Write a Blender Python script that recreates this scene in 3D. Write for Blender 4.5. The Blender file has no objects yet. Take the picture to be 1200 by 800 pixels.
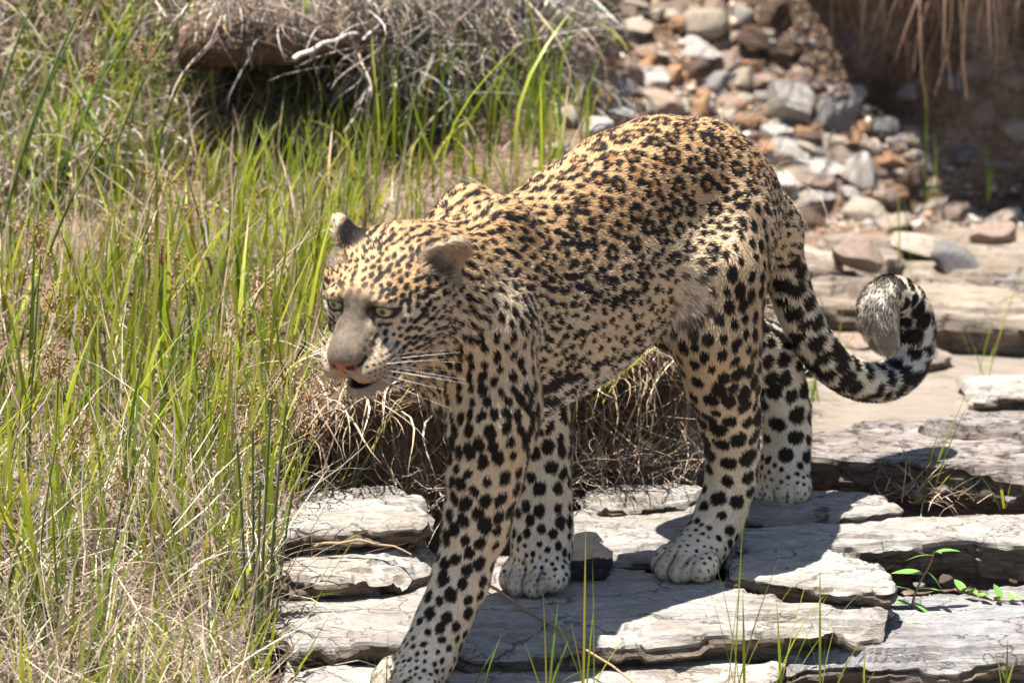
import bpy, bmesh, math, random
import numpy as np
from mathutils import Vector, Matrix, noise as mnoise
from mathutils.kdtree import KDTree

random.seed(7)
RNG = np.random.default_rng(7)
scene = bpy.context.scene
COL = scene.collection

# ------------------------------------------------------------------ camera
PITCH = math.radians(13.0)
KPX, DIST = 850.0, 12.0          # photo pixels per metre at the animal, metres to the animal
CX_ = np.array([1.0, 0, 0])
CF_ = np.array([0, math.cos(PITCH), -math.sin(PITCH)])
CU_ = np.array([0, math.sin(PITCH), math.cos(PITCH)])
AIM = CU_ * (272.0 / KPX)
CAM = AIM - DIST * CF_
cam_d = bpy.data.cameras.new('camera')
cam = bpy.data.objects.new('camera', cam_d)
COL.objects.link(cam)
cam.location = CAM
cam.rotation_euler = (math.radians(90) - PITCH, 0, 0)
cam_d.sensor_width = 36.0
cam_d.lens = KPX * DIST / 1200.0 * 36.0
cam_d.clip_start, cam_d.clip_end = 0.5, 400.0
cam_d.dof.use_dof = True
cam_d.dof.focus_distance = 11.85
cam_d.dof.aperture_fstop = 7.0
scene.camera = cam

# ------------------------------------------------------------------ light
SUN_EL, SUN_AZ = math.radians(79), math.radians(245)   # azimuth: clockwise from +Y (away from camera) towards +X
world = bpy.data.worlds.new('World')
scene.world = world
world.use_nodes = True
wn = world.node_tree
sky = wn.nodes.new('ShaderNodeTexSky')
sky.sky_type = 'NISHITA'
sky.sun_disc = False
sky.sun_elevation = SUN_EL
sky.sun_rotation = SUN_AZ
bg = wn.nodes['Background']
bg.inputs['Strength'].default_value = 0.065
wn.links.new(sky.outputs[0], bg.inputs['Color'])
sun_d = bpy.data.lights.new('sun', 'SUN')
sun_d.energy = 5.0
sun_d.angle = math.radians(0.53)
sun_d.color = (1.0, 0.955, 0.88)
sun = bpy.data.objects.new('sun', sun_d)
COL.objects.link(sun)
sv = Vector((math.sin(SUN_AZ) * math.cos(SUN_EL), math.cos(SUN_AZ) * math.cos(SUN_EL), math.sin(SUN_EL)))
sun.location = sv * 20
sun.rotation_euler = sv.to_track_quat('Z', 'Y').to_euler()
vs = scene.view_settings
vs.view_transform = 'Standard'
vs.look = 'None'
vs.gamma = 1.0
vs.use_curve_mapping = False
vs.exposure = 1.55
scene.cycles.max_bounces = 6
scene.cycles.transparent_max_bounces = 8


# ------------------------------------------------------------------ helpers
def ray(px, py):
    return CF_ + CX_ * (px - 600) / (KPX * DIST) + CU_ * (400 - py) / (KPX * DIST)


def pz(px, py, z):
    """pixel of the photograph -> point on the level plane at height z"""
    d = ray(px, py)
    return CAM + d * ((z - CAM[2]) / d[2])


def pyy(px, py, y):
    """pixel -> point in the upright plane at depth y"""
    d = ray(px, py)
    return CAM + d * ((y - CAM[1]) / d[1])


def tag(o, label=None, cat=None, group=None, kind=None):
    if label: o['label'] = label
    if cat: o['category'] = cat
    if group: o['group'] = group
    if kind: o['kind'] = kind
    return o


def mesh_np(name, V, F, smooth=True):
    """V (n,3), F (m,k) one face size"""
    V = np.asarray(V, np.float32)
    F = np.asarray(F, np.int32)
    me = bpy.data.meshes.new(name)
    me.vertices.add(len(V))
    me.vertices.foreach_set('co', V.ravel())
    k = F.shape[1]
    me.loops.add(F.size)
    me.loops.foreach_set('vertex_index', F.ravel())
    me.polygons.add(len(F))
    me.polygons.foreach_set('loop_start', np.arange(0, F.size, k, dtype=np.int32))
    me.polygons.foreach_set('loop_total', np.full(len(F), k, np.int32))
    me.update(calc_edges=True)
    if smooth:
        me.polygons.foreach_set('use_smooth', np.ones(len(F), bool))
    return me


def add(name, me, mat=None, parent=None, loc=None):
    o = bpy.data.objects.new(name, me)
    COL.objects.link(o)
    if mat is not None and me is not None and len(me.materials) == 0:
        me.materials.append(mat)
    if parent is not None:
        o.parent = parent
    if loc is not None:
        o.location = loc
    return o


def empty(name, loc=(0, 0, 0)):
    o = bpy.data.objects.new(name, None)
    o.location = loc
    o.empty_display_size = 0.05
    COL.objects.link(o)
    return o


def color_attr(me, name, rgb):
    a = me.attributes.new(name, 'FLOAT_COLOR', 'POINT')
    c = np.ones((len(rgb), 4), np.float32)
    c[:, :3] = rgb
    a.data.foreach_set('color', c.ravel())


def new_mat(name, rough=0.8, spec=0.3):
    m = bpy.data.materials.new(name)
    m.use_nodes = True
    b = m.node_tree.nodes['Principled BSDF']
    b.inputs['Roughness'].default_value = rough
    b.inputs['Specular IOR Level'].default_value = spec
    return m, m.node_tree, b


def nd(nt, t, **kw):
    n = nt.nodes.new(t)
    for k, v in kw.items():
        setattr(n, k, v)
    return n


def ramp(nt, stops, interp='LINEAR'):
    r = nt.nodes.new('ShaderNodeValToRGB')
    r.color_ramp.interpolation = interp
    els = r.color_ramp.elements
    while len(els) < len(stops):
        els.new(0.5)
    for e, (p_, c) in zip(els, stops):
        e.position = p_
        e.color = (*c, 1) if len(c) == 3 else c
    return r


def mixrgb(nt, mode, fac, a, b):
    m = nt.nodes.new('ShaderNodeMix')
    m.data_type = 'RGBA'
    m.blend_type = mode
    for sock, v in ((m.inputs[0], fac), (m.inputs[6], a), (m.inputs[7], b)):
        if hasattr(v, 'is_linked') or hasattr(v, 'links'):
            nt.links.new(v, sock)
        elif isinstance(v, (int, float)):
            sock.default_value = v
        else:
            sock.default_value = (*v, 1)
    return m.outputs[2]


# value noise on numpy arrays (trilinear lattice hash)
def vnoise(P, scale=1.0, seed=0):
    Q = np.asarray(P, np.float64) * scale + 1000.0 + seed * 17.31
    I = np.floor(Q).astype(np.int64)
    Fr = Q - I
    Fr = Fr * Fr * (3 - 2 * Fr)
    out = 0.0
    for dx in (0, 1):
        for dy in (0, 1):
            for dz in (0, 1):
                h = (I[..., 0] + dx) * 73856093 ^ (I[..., 1] + dy) * 19349663 ^ (I[..., 2] + dz) * 83492791 ^ (seed * 2654435761 & 0xffffffff)
                h = (h ^ (h >> 13)) * 1274126177 & 0xffffffff
                h = (h ^ (h >> 16)) & 0xffff
                wgt = (Fr[..., 0] if dx else 1 - Fr[..., 0]) * (Fr[..., 1] if dy else 1 - Fr[..., 1]) * (Fr[..., 2] if dz else 1 - Fr[..., 2])
                out = out + wgt * (h / 65535.0)
    return out * 2 - 1


def fbm(P, scale=1.0, octaves=3, seed=0):
    s, a_, t = 0.0, 1.0, 0.0
    for i in range(octaves):
        s = s + a_ * vnoise(P, scale * 2 ** i, seed + i * 7)
        t += a_
        a_ *= 0.5
    return s / t


def sstep(a_, b_, x):
    t = np.clip((x - a_) / (b_ - a_), 0, 1)
    return t * t * (3 - 2 * t)


# ================================================================== SETTING: terrain
def terrain(x, y):
    """height of the ground, metres (numpy arrays)"""
    x = np.asarray(x, float); y = np.asarray(y, float)
    P = np.stack([x, y, np.zeros_like(x)], -1)
    xn = x + 0.05 * vnoise(P, 6, 41)
    yn = y + 0.05 * vnoise(P, 5, 42)
    base = np.interp(y, [-3, -0.6, 0.4, 1.0, 1.9, 2.3], [-0.24, -0.17, -0.10, -0.12, -0.12, -0.03])
    # grassy terrace on the animal's right-hand side
    top = np.where(y < 0.5, 0.19 + 0.245 * (y - 0.5), 0.19 + 0.12 * (y - 0.5))
    top = np.maximum(top, -0.35)
    ye = np.interp(xn, [-0.45, -0.34, -0.28, -0.1, 0.1, 0.27, 0.33, 0.45, 0.7], [-3, -0.75, 0.22, 0.36, 0.50, 0.56, 1.2, 2.2, 3.0])
    m = sstep(-0.03, 0.05, yn - ye) * sstep(0.42, 0.30, xn) * (1 - sstep(1.5, 1.8, yn) * sstep(0.10, 0.26, xn))
    z = base * (1 - m) + np.maximum(top, base) * m
    # eroded bank behind the terrace
    yb = 1.42 + 1.05 * (np.clip(xn, -3, 0.15) + 0.5)
    bw = np.interp(xn, [-0.52, -0.40], [0.75, 0.16])
    bank = 0.31 + 0.50 * sstep(0, 1, (yn - yb) / bw) + 0.12 * np.clip(yn - yb - 0.16, 0, 20)
    mb = sstep(0, 0.03, yn - yb) * sstep(0.16, 0.06, xn)
    z = np.where(mb > 0, z * (1 - mb) + bank * mb, z)
    # scree and the bank on the far side of the pool
    ys = np.interp(xn, [-0.2, 0.08, 0.5, 0.85, 2.0, 4.0], [2.12, 2.16, 2.44, 2.52, 2.5, 2.3])
    yw = np.interp(xn, [0.3, 0.42, 0.5, 0.6, 0.75, 1.0], [3.3, 3.0, 2.8, 2.66, 2.56, 2.52])
    hs = 0.0 + np.minimum(0.72 * np.maximum(yn - ys, 0) + 2.2 * np.maximum(yn - yw, 0), 0.85) + 0.10 * np.clip(yn - ys - 1.0, 0, 20)
    ms = sstep(0.02, 0.12, xn)
    z = np.where(yn > ys, np.maximum(z, hs * ms + z * (1 - ms)), z)
    z = z + 0.010 * fbm(P, 9, 3, 43) + 0.006 * vnoise(P, 60, 44)
    return z


def hit(px, py, lift=0.0):
    """pixel -> first point where its ray meets the ground"""
    d = ray(px, py)
    t = np.linspace(10.2, 17.0, 1400)
    Q = CAM + t[:, None] * d
    g = terrain(Q[:, 0], Q[:, 1]) + lift
    k = np.argmax(Q[:, 2] < g)
    return Q[k] if Q[k, 2] < g[k] else Q[-1]


def axis_grid(lo, hi, fine_lo, fine_hi, step, growth=1.18):
    a_ = list(np.arange(fine_lo, fine_hi + 1e-6, step))
    s_ = step
    while a_[-1] < hi:
        s_ *= growth
        a_.append(a_[-1] + s_)
    s_ = step
    b_ = [a_[0]]
    while b_[-1] > lo:
        s_ *= growth
        b_.append(b_[-1] - s_)
    return np.array(b_[:0:-1] + a_)


def grid_mesh(name, xs, ys, zf):
    X, Y = np.meshgrid(xs, ys, indexing='ij')
    V = np.stack([X, Y, zf(X, Y)], -1).reshape(-1, 3)
    nx, ny = len(xs), len(ys)
    i = np.arange(nx - 1)[:, None] * ny + np.arange(ny - 1)[None]
    F = np.stack([i, i + ny, i + ny + 1, i + 1], -1).reshape(-1, 4)
    return mesh_np(name, V, F)


# ---- materials of the setting
def earth_material():
    m, nt, b = new_mat('dry_earth', 0.95, 0.1)
    tc = nd(nt, 'ShaderNodeNewGeometry')
    n1 = nd(nt, 'ShaderNodeTexNoise'); n1.inputs['Scale'].default_value = 7; n1.inputs['Detail'].default_value = 8
    n2 = nd(nt, 'ShaderNodeTexNoise'); n2.inputs['Scale'].default_value = 90; n2.inputs['Detail'].default_value = 4
    nt.links.new(tc.outputs['Position'], n1.inputs['Vector']); nt.links.new(tc.outputs['Position'], n2.inputs['Vector'])
    r1 = ramp(nt, [(0.32, (0.07, 0.045, 0.032)), (0.5, (0.16, 0.115, 0.085)), (0.68, (0.27, 0.21, 0.165))])
    r2 = ramp(nt, [(0.3, (0.55, 0.5, 0.46)), (0.7, (1.25, 1.2, 1.15))])
    nt.links.new(n1.outputs['Fac'], r1.inputs['Fac']); nt.links.new(n2.outputs['Fac'], r2.inputs['Fac'])
    nt.links.new(mixrgb(nt, 'MULTIPLY', 1.0, r1.outputs['Color'], r2.outputs['Color']), b.inputs['Base Color'])
    bp = nd(nt, 'ShaderNodeBump'); bp.inputs['Strength'].default_value = 0.7; bp.inputs['Distance'].default_value = 0.02
    nt.links.new(n2.outputs['Fac'], bp.inputs['Height']); nt.links.new(bp.outputs['Normal'], b.inputs['Normal'])
    return m


def rock_material(name, lo, mid, hi, strata=1.0, specks=0.0, tint=0.12):
    """weathered schist: grain drawn out along the bedding, fine cracks, some lichen specks"""
    m, nt, b = new_mat(name, 0.82, 0.25)
    tc = nd(nt, 'ShaderNodeTexCoord')
    oi = nd(nt, 'ShaderNodeObjectInfo')
    mp = nd(nt, 'ShaderNodeMapping'); mp.inputs['Scale'].default_value = (1.0, 2.6, 9.0) if strata else (1, 1, 1)
    mp.inputs['Rotation'].default_value = (0.10, 0.06, 0.05)
    ad = nd(nt, 'ShaderNodeVectorMath', operation='ADD')
    cb = nd(nt, 'ShaderNodeCombineXYZ')
    ml = nd(nt, 'ShaderNodeMath', operation='MULTIPLY'); ml.inputs[1].default_value = 37.0
    nt.links.new(oi.outputs['Random'], ml.inputs[0]); nt.links.new(ml.outputs[0], cb.inputs[0]); nt.links.new(ml.outputs[0], cb.inputs[1])
    nt.links.new(tc.outputs['Object'], ad.inputs[0]); nt.links.new(cb.outputs[0], ad.inputs[1])
    nt.links.new(ad.outputs[0], mp.inputs['Vector'])

    def noise(scale, detail, vec, rough=0.6, dist=0.0):
        n = nd(nt, 'ShaderNodeTexNoise')
        n.inputs['Scale'].default_value = scale; n.inputs['Detail'].default_value = detail
        n.inputs['Roughness'].default_value = rough; n.inputs['Distortion'].default_value = dist
        nt.links.new(vec, n.inputs['Vector'])
        return n.outputs['Fac']
    big = noise(6, 6, ad.outputs[0])
    gr = noise(20 if strata else 22, 9, mp.outputs[0], 0.72, 0.3)
    fine = noise(110, 6, mp.outputs[0], 0.7)
    r1 = ramp(nt, [(0.30, lo), (0.50, mid), (0.68, hi)])
    nt.links.new(gr, r1.inputs['Fac'])
    r2 = ramp(nt, [(0.30, (0.62, 0.60, 0.60)), (0.55, (1.0, 1.0, 1.0)), (0.75, (1.22, 1.16, 1.08))])
    nt.links.new(big, r2.inputs['Fac'])
    c = mixrgb(nt, 'MULTIPLY', 0.9, r1.outputs['Color'], r2.outputs['Color'])
    r3 = ramp(nt, [(0.34, (0.30, 0.27, 0.24)), (0.47, (1, 1, 1))])
    nt.links.new(fine, r3.inputs['Fac'])
    c = mixrgb(nt, 'MULTIPLY', 0.65, c, r3.outputs['Color'])
    # rusty tint in patches
    rt = ramp(nt, [(0.55, (0, 0, 0)), (0.75, (1, 1, 1))])
    nt.links.new(noise(3.2, 4, ad.outputs[0]), rt.inputs['Fac'])
    mt = nd(nt, 'ShaderNodeMath', operation='MULTIPLY'); mt.inputs[1].default_value = tint * 4
    nt.links.new(rt.outputs['Color'], mt.inputs[0])
    c = mixrgb(nt, 'MULTIPLY', mt.outputs[0], c, (1.0, 0.80, 0.66))
    # brown weathering blotches and pale lichen crusts
    st = ramp(nt, [(0.50, (0, 0, 0)), (0.64, (1, 1, 1))])
    nt.links.new(noise(9, 7, ad.outputs[0], 0.7), st.inputs['Fac'])
    sm = nd(nt, 'ShaderNodeMath', operation='MULTIPLY'); sm.inputs[1].default_value = 0.55 if strata else 0.18
    nt.links.new(st.outputs['Color'], sm.inputs[0])
    c = mixrgb(nt, 'MULTIPLY', sm.outputs[0], c, (0.62, 0.52, 0.43))
    vo = nd(nt, 'ShaderNodeTexVoronoi', feature='DISTANCE_TO_EDGE'); vo.inputs['Scale'].default_value = 5.5
    mp2 = nd(nt, 'ShaderNodeMapping'); mp2.inputs['Scale'].default_value = (0.8, 1.9, 4.0); mp2.inputs['Rotation'].default_value = (0, 0, 0.3)
    wv = nd(nt, 'ShaderNodeVectorMath', operation='ADD')
    nz = nd(nt, 'ShaderNodeTexNoise'); nz.inputs['Scale'].default_value = 14; nz.inputs['Detail'].default_value = 4
    nt.links.new(ad.outputs[0], nz.inputs['Vector'])
    sc_ = nd(nt, 'ShaderNodeVectorMath', operation='SCALE'); sc_.inputs['Scale'].default_value = 0.10
    nt.links.new(nz.outputs['Color'], sc_.inputs[0]); nt.links.new(sc_.outputs[0], wv.inputs[0]); nt.links.new(ad.outputs[0], wv.inputs[1])
    nt.links.new(wv.outputs[0], mp2.inputs['Vector']); nt.links.new(mp2.outputs[0], vo.inputs['Vector'])
    ck = ramp(nt, [(0.0, (0.12, 0.10, 0.09)), (0.022, (1, 1, 1))])
    nt.links.new(vo.outputs['Distance'], ck.inputs['Fac'])
    if strata:
        c = mixrgb(nt, 'MULTIPLY', 0.8, c, ck.outputs['Color'])
    if specks:
        sp = ramp(nt, [(0.40, (0.16, 0.15, 0.14)), (0.50, (1, 1, 1))])
        nt.links.new(noise(34, 5, ad.outputs[0], 0.75), sp.inputs['Fac'])
        c = mixrgb(nt, 'MULTIPLY', specks, c, sp.outputs['Color'])
    hs = nd(nt, 'ShaderNodeHueSaturation')
    mr = nd(nt, 'ShaderNodeMapRange'); mr.inputs[3].default_value = 0.78; mr.inputs[4].default_value = 1.12
    nt.links.new(oi.outputs['Random'], mr.inputs[0]); nt.links.new(mr.outputs[0], hs.inputs['Value'])
    nt.links.new(c, hs.inputs['Color'])
    nt.links.new(hs.outputs['Color'], b.inputs['Base Color'])
    b1 = nd(nt, 'ShaderNodeBump'); b1.inputs['Strength'].default_value = 0.75; b1.inputs['Distance'].default_value = 0.012
    b2 = nd(nt, 'ShaderNodeBump'); b2.inputs['Strength'].default_value = 0.6; b2.inputs['Distance'].default_value = 0.004
    nt.links.new(gr, b1.inputs['Height']); nt.links.new(fine, b2.inputs['Height'])
    nt.links.new(b1.outputs['Normal'], b2.inputs['Normal']); nt.links.new(b2.outputs['Normal'], b.inputs['Normal'])
    return m


M_EARTH = earth_material()
M_SLAB = rock_material('pale_schist', (0.25, 0.225, 0.20), (0.40, 0.37, 0.335), (0.49, 0.46, 0.42))
M_TAN = rock_material('tan_schist', (0.15, 0.12, 0.095), (0.27, 0.225, 0.18), (0.36, 0.31, 0.255))
M_SLABG = rock_material('grey_schist', (0.16, 0.155, 0.16), (0.27, 0.265, 0.265), (0.37, 0.36, 0.355), tint=0.06)
M_EDGE = rock_material('brown_bedding', (0.09, 0.07, 0.055), (0.17, 0.135, 0.105), (0.27, 0.22, 0.18))  # darker brown rock for the side faces of the slabs
M_SHADED = rock_material('shade_toned_stone', (0.009, 0.009, 0.010), (0.018, 0.018, 0.019), (0.032, 0.03, 0.03), strata=0)  # near-black tone: the shade on this stone is put into its colour
M_LICHEN = rock_material('lichen_schist', (0.13, 0.115, 0.105), (0.27, 0.235, 0.215), (0.40, 0.36, 0.33), specks=0.9)
M_CREAM = rock_material('cream_stone', (0.42, 0.34, 0.26), (0.58, 0.49, 0.40), (0.68, 0.60, 0.51), strata=0)
M_WHITE = rock_material('white_stone', (0.50, 0.45, 0.41), (0.66, 0.61, 0.56), (0.76, 0.72, 0.67), strata=0, tint=0.05)
M_GREYS = rock_material('grey_stone', (0.21, 0.19, 0.19), (0.36, 0.335, 0.33), (0.48, 0.45, 0.44), strata=0, tint=0.05)
M_PINK = rock_material('pink_stone', (0.32, 0.22, 0.17), (0.50, 0.37, 0.30), (0.62, 0.50, 0.43), strata=0)
M_ORANGE = rock_material('orange_stone', (0.36, 0.18, 0.09), (0.55, 0.32, 0.18), (0.64, 0.43, 0.28), strata=0)
M_BROWN = rock_material('brown_stone', (0.09, 0.058, 0.04), (0.17, 0.11, 0.08), (0.28, 0.20, 0.15), strata=0)

ground = add('ground', grid_mesh('ground', axis_grid(-45, 45, -1.0, 1.25, 0.016), axis_grid(-16, 60, -1.0, 3.1, 0.016), terrain), M_EARTH)
tag(ground, kind='structure')

# ---- muddy pool
m_, nt_, b_ = new_mat('muddy_water', 0.07, 0.5)
b_.inputs['Base Color'].default_value = (0.235, 0.20, 0.165, 1)
b_.inputs['IOR'].default_value = 1.33
n_ = nd(nt_, 'ShaderNodeTexNoise'); n_.inputs['Scale'].default_value = 16; n_.inputs['Detail'].default_value = 3
g_ = nd(nt_, 'ShaderNodeNewGeometry'); nt_.links.new(g_.outputs['Position'], n_.inputs['Vector'])
bp_ = nd(nt_, 'ShaderNodeBump'); bp_.inputs['Strength'].default_value = 0.35; bp_.inputs['Distance'].default_value = 0.02
nt_.links.new(n_.outputs['Fac'], bp_.inputs['Height']); nt_.links.new(bp_.outputs['Normal'], b_.inputs['Normal'])
water = add('water', grid_mesh('water', np.linspace(0.30, 6, 40), np.linspace(0.55, 2.35, 30), lambda X, Y: np.full_like(X, -0.052)), m_)
tag(water, kind='structure')


# ---- turf lips that hang over the eroded banks (real overhangs: what lies under them is in shade)
def lip(name, path, depth, thick, mat, seed):
    """path: list of (x, y, z) of the lip's front edge; the slab of turf reaches `depth` back into the bank"""
    path = np.array(path, float)
    s_ = np.linspace(0, 1, 90)
    k = np.linspace(0, 1, len(path))
    C_ = np.stack([np.interp(s_, k, path[:, i]) for i in range(3)], 1)
    prof = [(0.0, 0.0), (-0.02, -0.35), (0.05, -0.75), (0.25, -1.0), (0.6, -1.05), (1.0, -1.0), (1.0, -0.1), (0.6, 0.02), (0.25, 0.06), (0.08, 0.05)]
    V, F = [], []
    n = len(prof)
    for i, c in enumerate(C_):
        for (a_, b2) in prof:
            V.append((c[0], c[1] + a_ * depth, c[2] + b2 * thick))
    V = np.array(V)
    V = V + np.stack([fbm(V, 11, 3, seed), fbm(V, 11, 3, seed + 3), fbm(V, 11, 3, seed + 5)], 1) * np.array((0.02, 0.05, 0.03))
    for i in range(len(C_) - 1):
        for j in range(n):
            j2 = (j + 1) % n
            F.append((i * n + j, i * n + j2, (i + 1) * n + j2, (i + 1) * n + j))
    o = add(name, mesh_np(name, V, F), mat)
    tag(o, kind='structure')
    return o


lip('bank_overhang', [pyy(215, 40, 1.40), pyy(250, 40, 1.32), pyy(330, 36, 1.33), pyy(430, 26, 1.40), pyy(520, 20, 1.55), pyy(600, 20, 1.72), pyy(660, 16, 1.9)], 0.6, 0.075, M_EARTH, 51)
lip('bank_overhang', [(0.37, 3.05, 0.90), (0.39, 2.80, 0.82), (0.48, 2.60, 0.78), (0.62, 2.44, 0.74), (0.8, 2.30, 0.72), (1.3, 2.2, 0.75), (2.2, 2.2, 0.8)], 1.6, 0.12, M_EARTH, 57)
lip('bank_overhang', [(-0.34, 0.16, 0.165), (-0.26, 0.22, 0.185), (-0.1, 0.30, 0.20), (0.05, 0.37, 0.21), (0.17, 0.42, 0.21), (0.28, 0.50, 0.19)], 0.35, 0.05, M_EARTH, 63)


# ================================================================== rock slabs
def slab(px_outline, z, thick, mat, label, tilt=(0, 0), n=200, rings=24, seed=0, rough=1.0, cat='rock slab', group=None):
    """px_outline: the top face's outline as photo pixels on the level z"""
    W = np.array([pz(px, py, z) for px, py in px_outline])[:, :2]
    # closed spline through the outline, evenly resampled
    m = len(W)
    t = np.linspace(0, m, 40 * m, endpoint=False)
    i = t.astype(int) % m; f = (t - t.astype(int))[:, None]
    p0, p1, p2, p3 = W[(i - 1) % m], W[i], W[(i + 1) % m], W[(i + 2) % m]
    Cc = 0.5 * (2 * p1 + (p2 - p0) * f + (2 * p0 - 5 * p1 + 4 * p2 - p3) * f ** 2 + (3 * p1 - p0 - 3 * p2 + p3) * f ** 3)
    Cc = Cc * 0.2 + (p1 * (1 - f) + p2 * f) * 0.8
    L = np.concatenate([[0], np.cumsum(np.linalg.norm(np.diff(np.vstack([Cc, Cc[:1]]), axis=0), axis=1))])
    s_ = np.linspace(0, L[-1], n, endpoint=False)
    B = np.stack([np.interp(s_, L, np.append(Cc[:, k], Cc[0, k])) for k in range(2)], 1)
    if np.sum(B[:, 0] * np.roll(B[:, 1], -1) - np.roll(B[:, 0], -1) * B[:, 1]) < 0:
        B = B[::-1]
    ce = B.mean(0)
    cov = np.cov((B - ce).T)
    ev, evec = np.linalg.eigh(cov)
    ax = evec[:, 1]; half = np.abs((B - ce) @ ax).max(); wid = np.abs((B - ce) @ evec[:, 0]).max()
    lim = max(half - wid, 0) * 0.9
    inner = ce + np.clip((B - ce) @ ax, -lim, lim)[:, None] * ax
    T_ = np.roll(B, -1, 0) - np.roll(B, 1, 0)
    Nn = np.stack([T_[:, 1], -T_[:, 0]], 1); Nn /= np.linalg.norm(Nn, axis=1, keepdims=True)
    P3 = np.column_stack([B, np.full(n, z)])
    B = B + Nn * (0.010 * np.round(2.5 * fbm(P3, 9, 3, seed + 1)) / 1.6 + 0.004 * fbm(P3, 40, 2, seed + 4))[:, None] * rough
    V = []

    def top_z(Q, e):
        q3 = np.column_stack([Q, np.full(len(Q), seed * 1.7)])
        und = 0.009 * fbm(q3 * np.array((1, 2.2, 1)), 5, 3, seed + 6)
        st = fbm(q3 * np.array((1, 2.5, 1)), 7, 3, seed + 9) + 0.9 * (e - 0.75)
        fl = -0.0080 * (sstep(0.08, 0.11, st) + sstep(0.30, 0.33, st) + sstep(0.50, 0.53, st))
        return z + (Q[:, 0] - ce[0]) * tilt[0] + (Q[:, 1] - ce[1]) * tilt[1] + (und + fl) * rough * min(1.0, thick / 0.04) + 0.0016 * vnoise(q3 * np.array((1, 3, 1)), 70, seed + 13)
    for k in range(rings + 1):
        e = 1 - k / rings
        e2 = 1 - (1 - e) ** 1.15
        Q = inner + (B - inner) * e2
        zz = top_z(Q, np.full(n, e2))
        zz = zz - 0.0045 * sstep(0.955, 1.0, e2) * min(1, thick / 0.04)
        V.append(np.column_stack([Q, zz]))
    V = V[::-1]                      # inside -> outside
    # bedded sides
    M = 11
    zt = V[-1][:, 2]
    for k in range(1, M + 1):
        fr = k / M
        lay = np.floor(fr * 5 + 0.6 * vnoise(P3, 6, seed + 20))
        q3 = np.column_stack([B, lay * 3.1 + seed])
        off = 0.014 * fbm(q3, 12, 2, seed + 22) - 0.020 * sstep(0.15, 0.8, fr) + 0.004 * vnoise(np.column_stack([B, np.full(n, fr * 4)]), 50, seed + 25)
        V.append(np.column_stack([B + Nn * off[:, None] * rough * min(1.3, thick / 0.045), zt - fr * thick]))
    nr = len(V)
    V = np.concatenate(V)
    F = []
    idx = np.arange(n)
    for r_ in range(nr - 1):
        a_ = r_ * n + idx; b2 = r_ * n + (idx + 1) % n
        F.append(np.stack([a_, a_ + n, b2 + n, b2], 1))
    F = np.concatenate(F)
    org = np.array([ce[0], ce[1], z - thick])
    me = mesh_np('rock_slab', V - org, F)
    me.materials.append(mat)
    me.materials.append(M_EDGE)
    me.set_sharp_from_angle(angle=math.radians(28))
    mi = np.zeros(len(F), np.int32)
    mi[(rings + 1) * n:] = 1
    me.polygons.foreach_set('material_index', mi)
    o = add('rock_slab', me, mat, None, org)
    tag(o, label, cat, group or 'bedded rock slabs along the stream')
    return o


slab([(300, 672), (400, 655), (520, 650), (640, 650), (760, 658), (860, 668), (960, 682), (1045, 700), (1030, 722), (930, 735), (800, 745), (680, 752), (560, 752), (440, 748), (345, 738), (300, 715)],
     0.0, 0.055, M_SLAB, 'broad pale flat slab with two of the leopard paws standing on it', seed=1, n=300, rings=34)
slab([(360, 735), (520, 732), (700, 732), (890, 725), (935, 760), (880, 812), (700, 830), (480, 835), (370, 815), (330, 780)],
     -0.044, 0.06, M_SLAB, 'lower pale slab ledge under the reaching front paw', seed=2, n=260, rings=28)
slab([(880, 735), (985, 705), (1090, 688), (1200, 680), (1330, 684), (1330, 752), (1200, 757), (1080, 764), (960, 776), (895, 772)],
     -0.038, 0.05, M_SLABG, 'grey slab with the small creeping plant on top', seed=3, n=240)
slab([(850, 790), (960, 775), (1010, 782), (1080, 800), (1000, 830), (860, 830)], -0.085, 0.05, M_LICHEN, 'small brown slab piece tucked below the grey slab', seed=4, n=120, rings=14)
slab([(1000, 782), (1100, 768), (1220, 765), (1330, 770), (1330, 825), (1100, 835), (1010, 815)], -0.09, 0.05, M_SLAB, 'low slab below the grey slab with grass blades before it', seed=5, n=160, rings=16)
slab([(850, 622), (900, 610), (1000, 598), (1100, 596), (1200, 594), (1340, 590), (1340, 628), (1210, 632), (1120, 630), (1040, 634), (960, 640), (880, 645)],
     0.022, 0.075, M_SLAB, 'thick grey slab with a dark overhanging front behind the leafy sprout', seed=6, n=280, rings=26)
slab([(838, 598), (868, 582), (930, 568), (985, 566), (1030, 578), (1062, 596), (1000, 604), (920, 607), (860, 608)],
     0.034, 0.04, M_SLAB, 'flat tongue of rock under the trailing hind paw', seed=7, n=180)
slab([(630, 612), (690, 590), (760, 580), (832, 574), (890, 582), (930, 600), (900, 640), (800, 650), (700, 655), (630, 650)],
     0.018, 0.05, M_SLAB, 'bright bare slab between the front and hind legs', seed=8, n=220)
slab([(850, 648), (905, 636), (960, 636), (1020, 655), (1050, 676), (1040, 692), (985, 690), (920, 682), (856, 672)],
     0.018, 0.04, M_SLAB, 'smooth lens-shaped stone wedged against the thick slab', seed=9, n=160)
slab([(676, 578), (720, 570), (790, 568), (828, 574), (800, 586), (730, 590), (684, 590)], 0.032, 0.03, M_SLAB, 'thin rock leaf under the dry tussock', seed=10, n=130, rings=14)
slab([(640, 652), (672, 622), (700, 622), (722, 642), (712, 664), (660, 668)], 0.022, 0.05, M_SHADED, 'stone block with shade painted into its colour beside the planted front paw', rough=0.35, seed=11, n=110, rings=12, cat='stone')
slab([(310, 585), (345, 564), (430, 556), (476, 562), (500, 590), (492, 616), (430, 618), (370, 620), (318, 618)],
     0.080, 0.06, M_SLAB, 'bright layered slab sticking out of the dry grass', seed=12, n=180)
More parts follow.
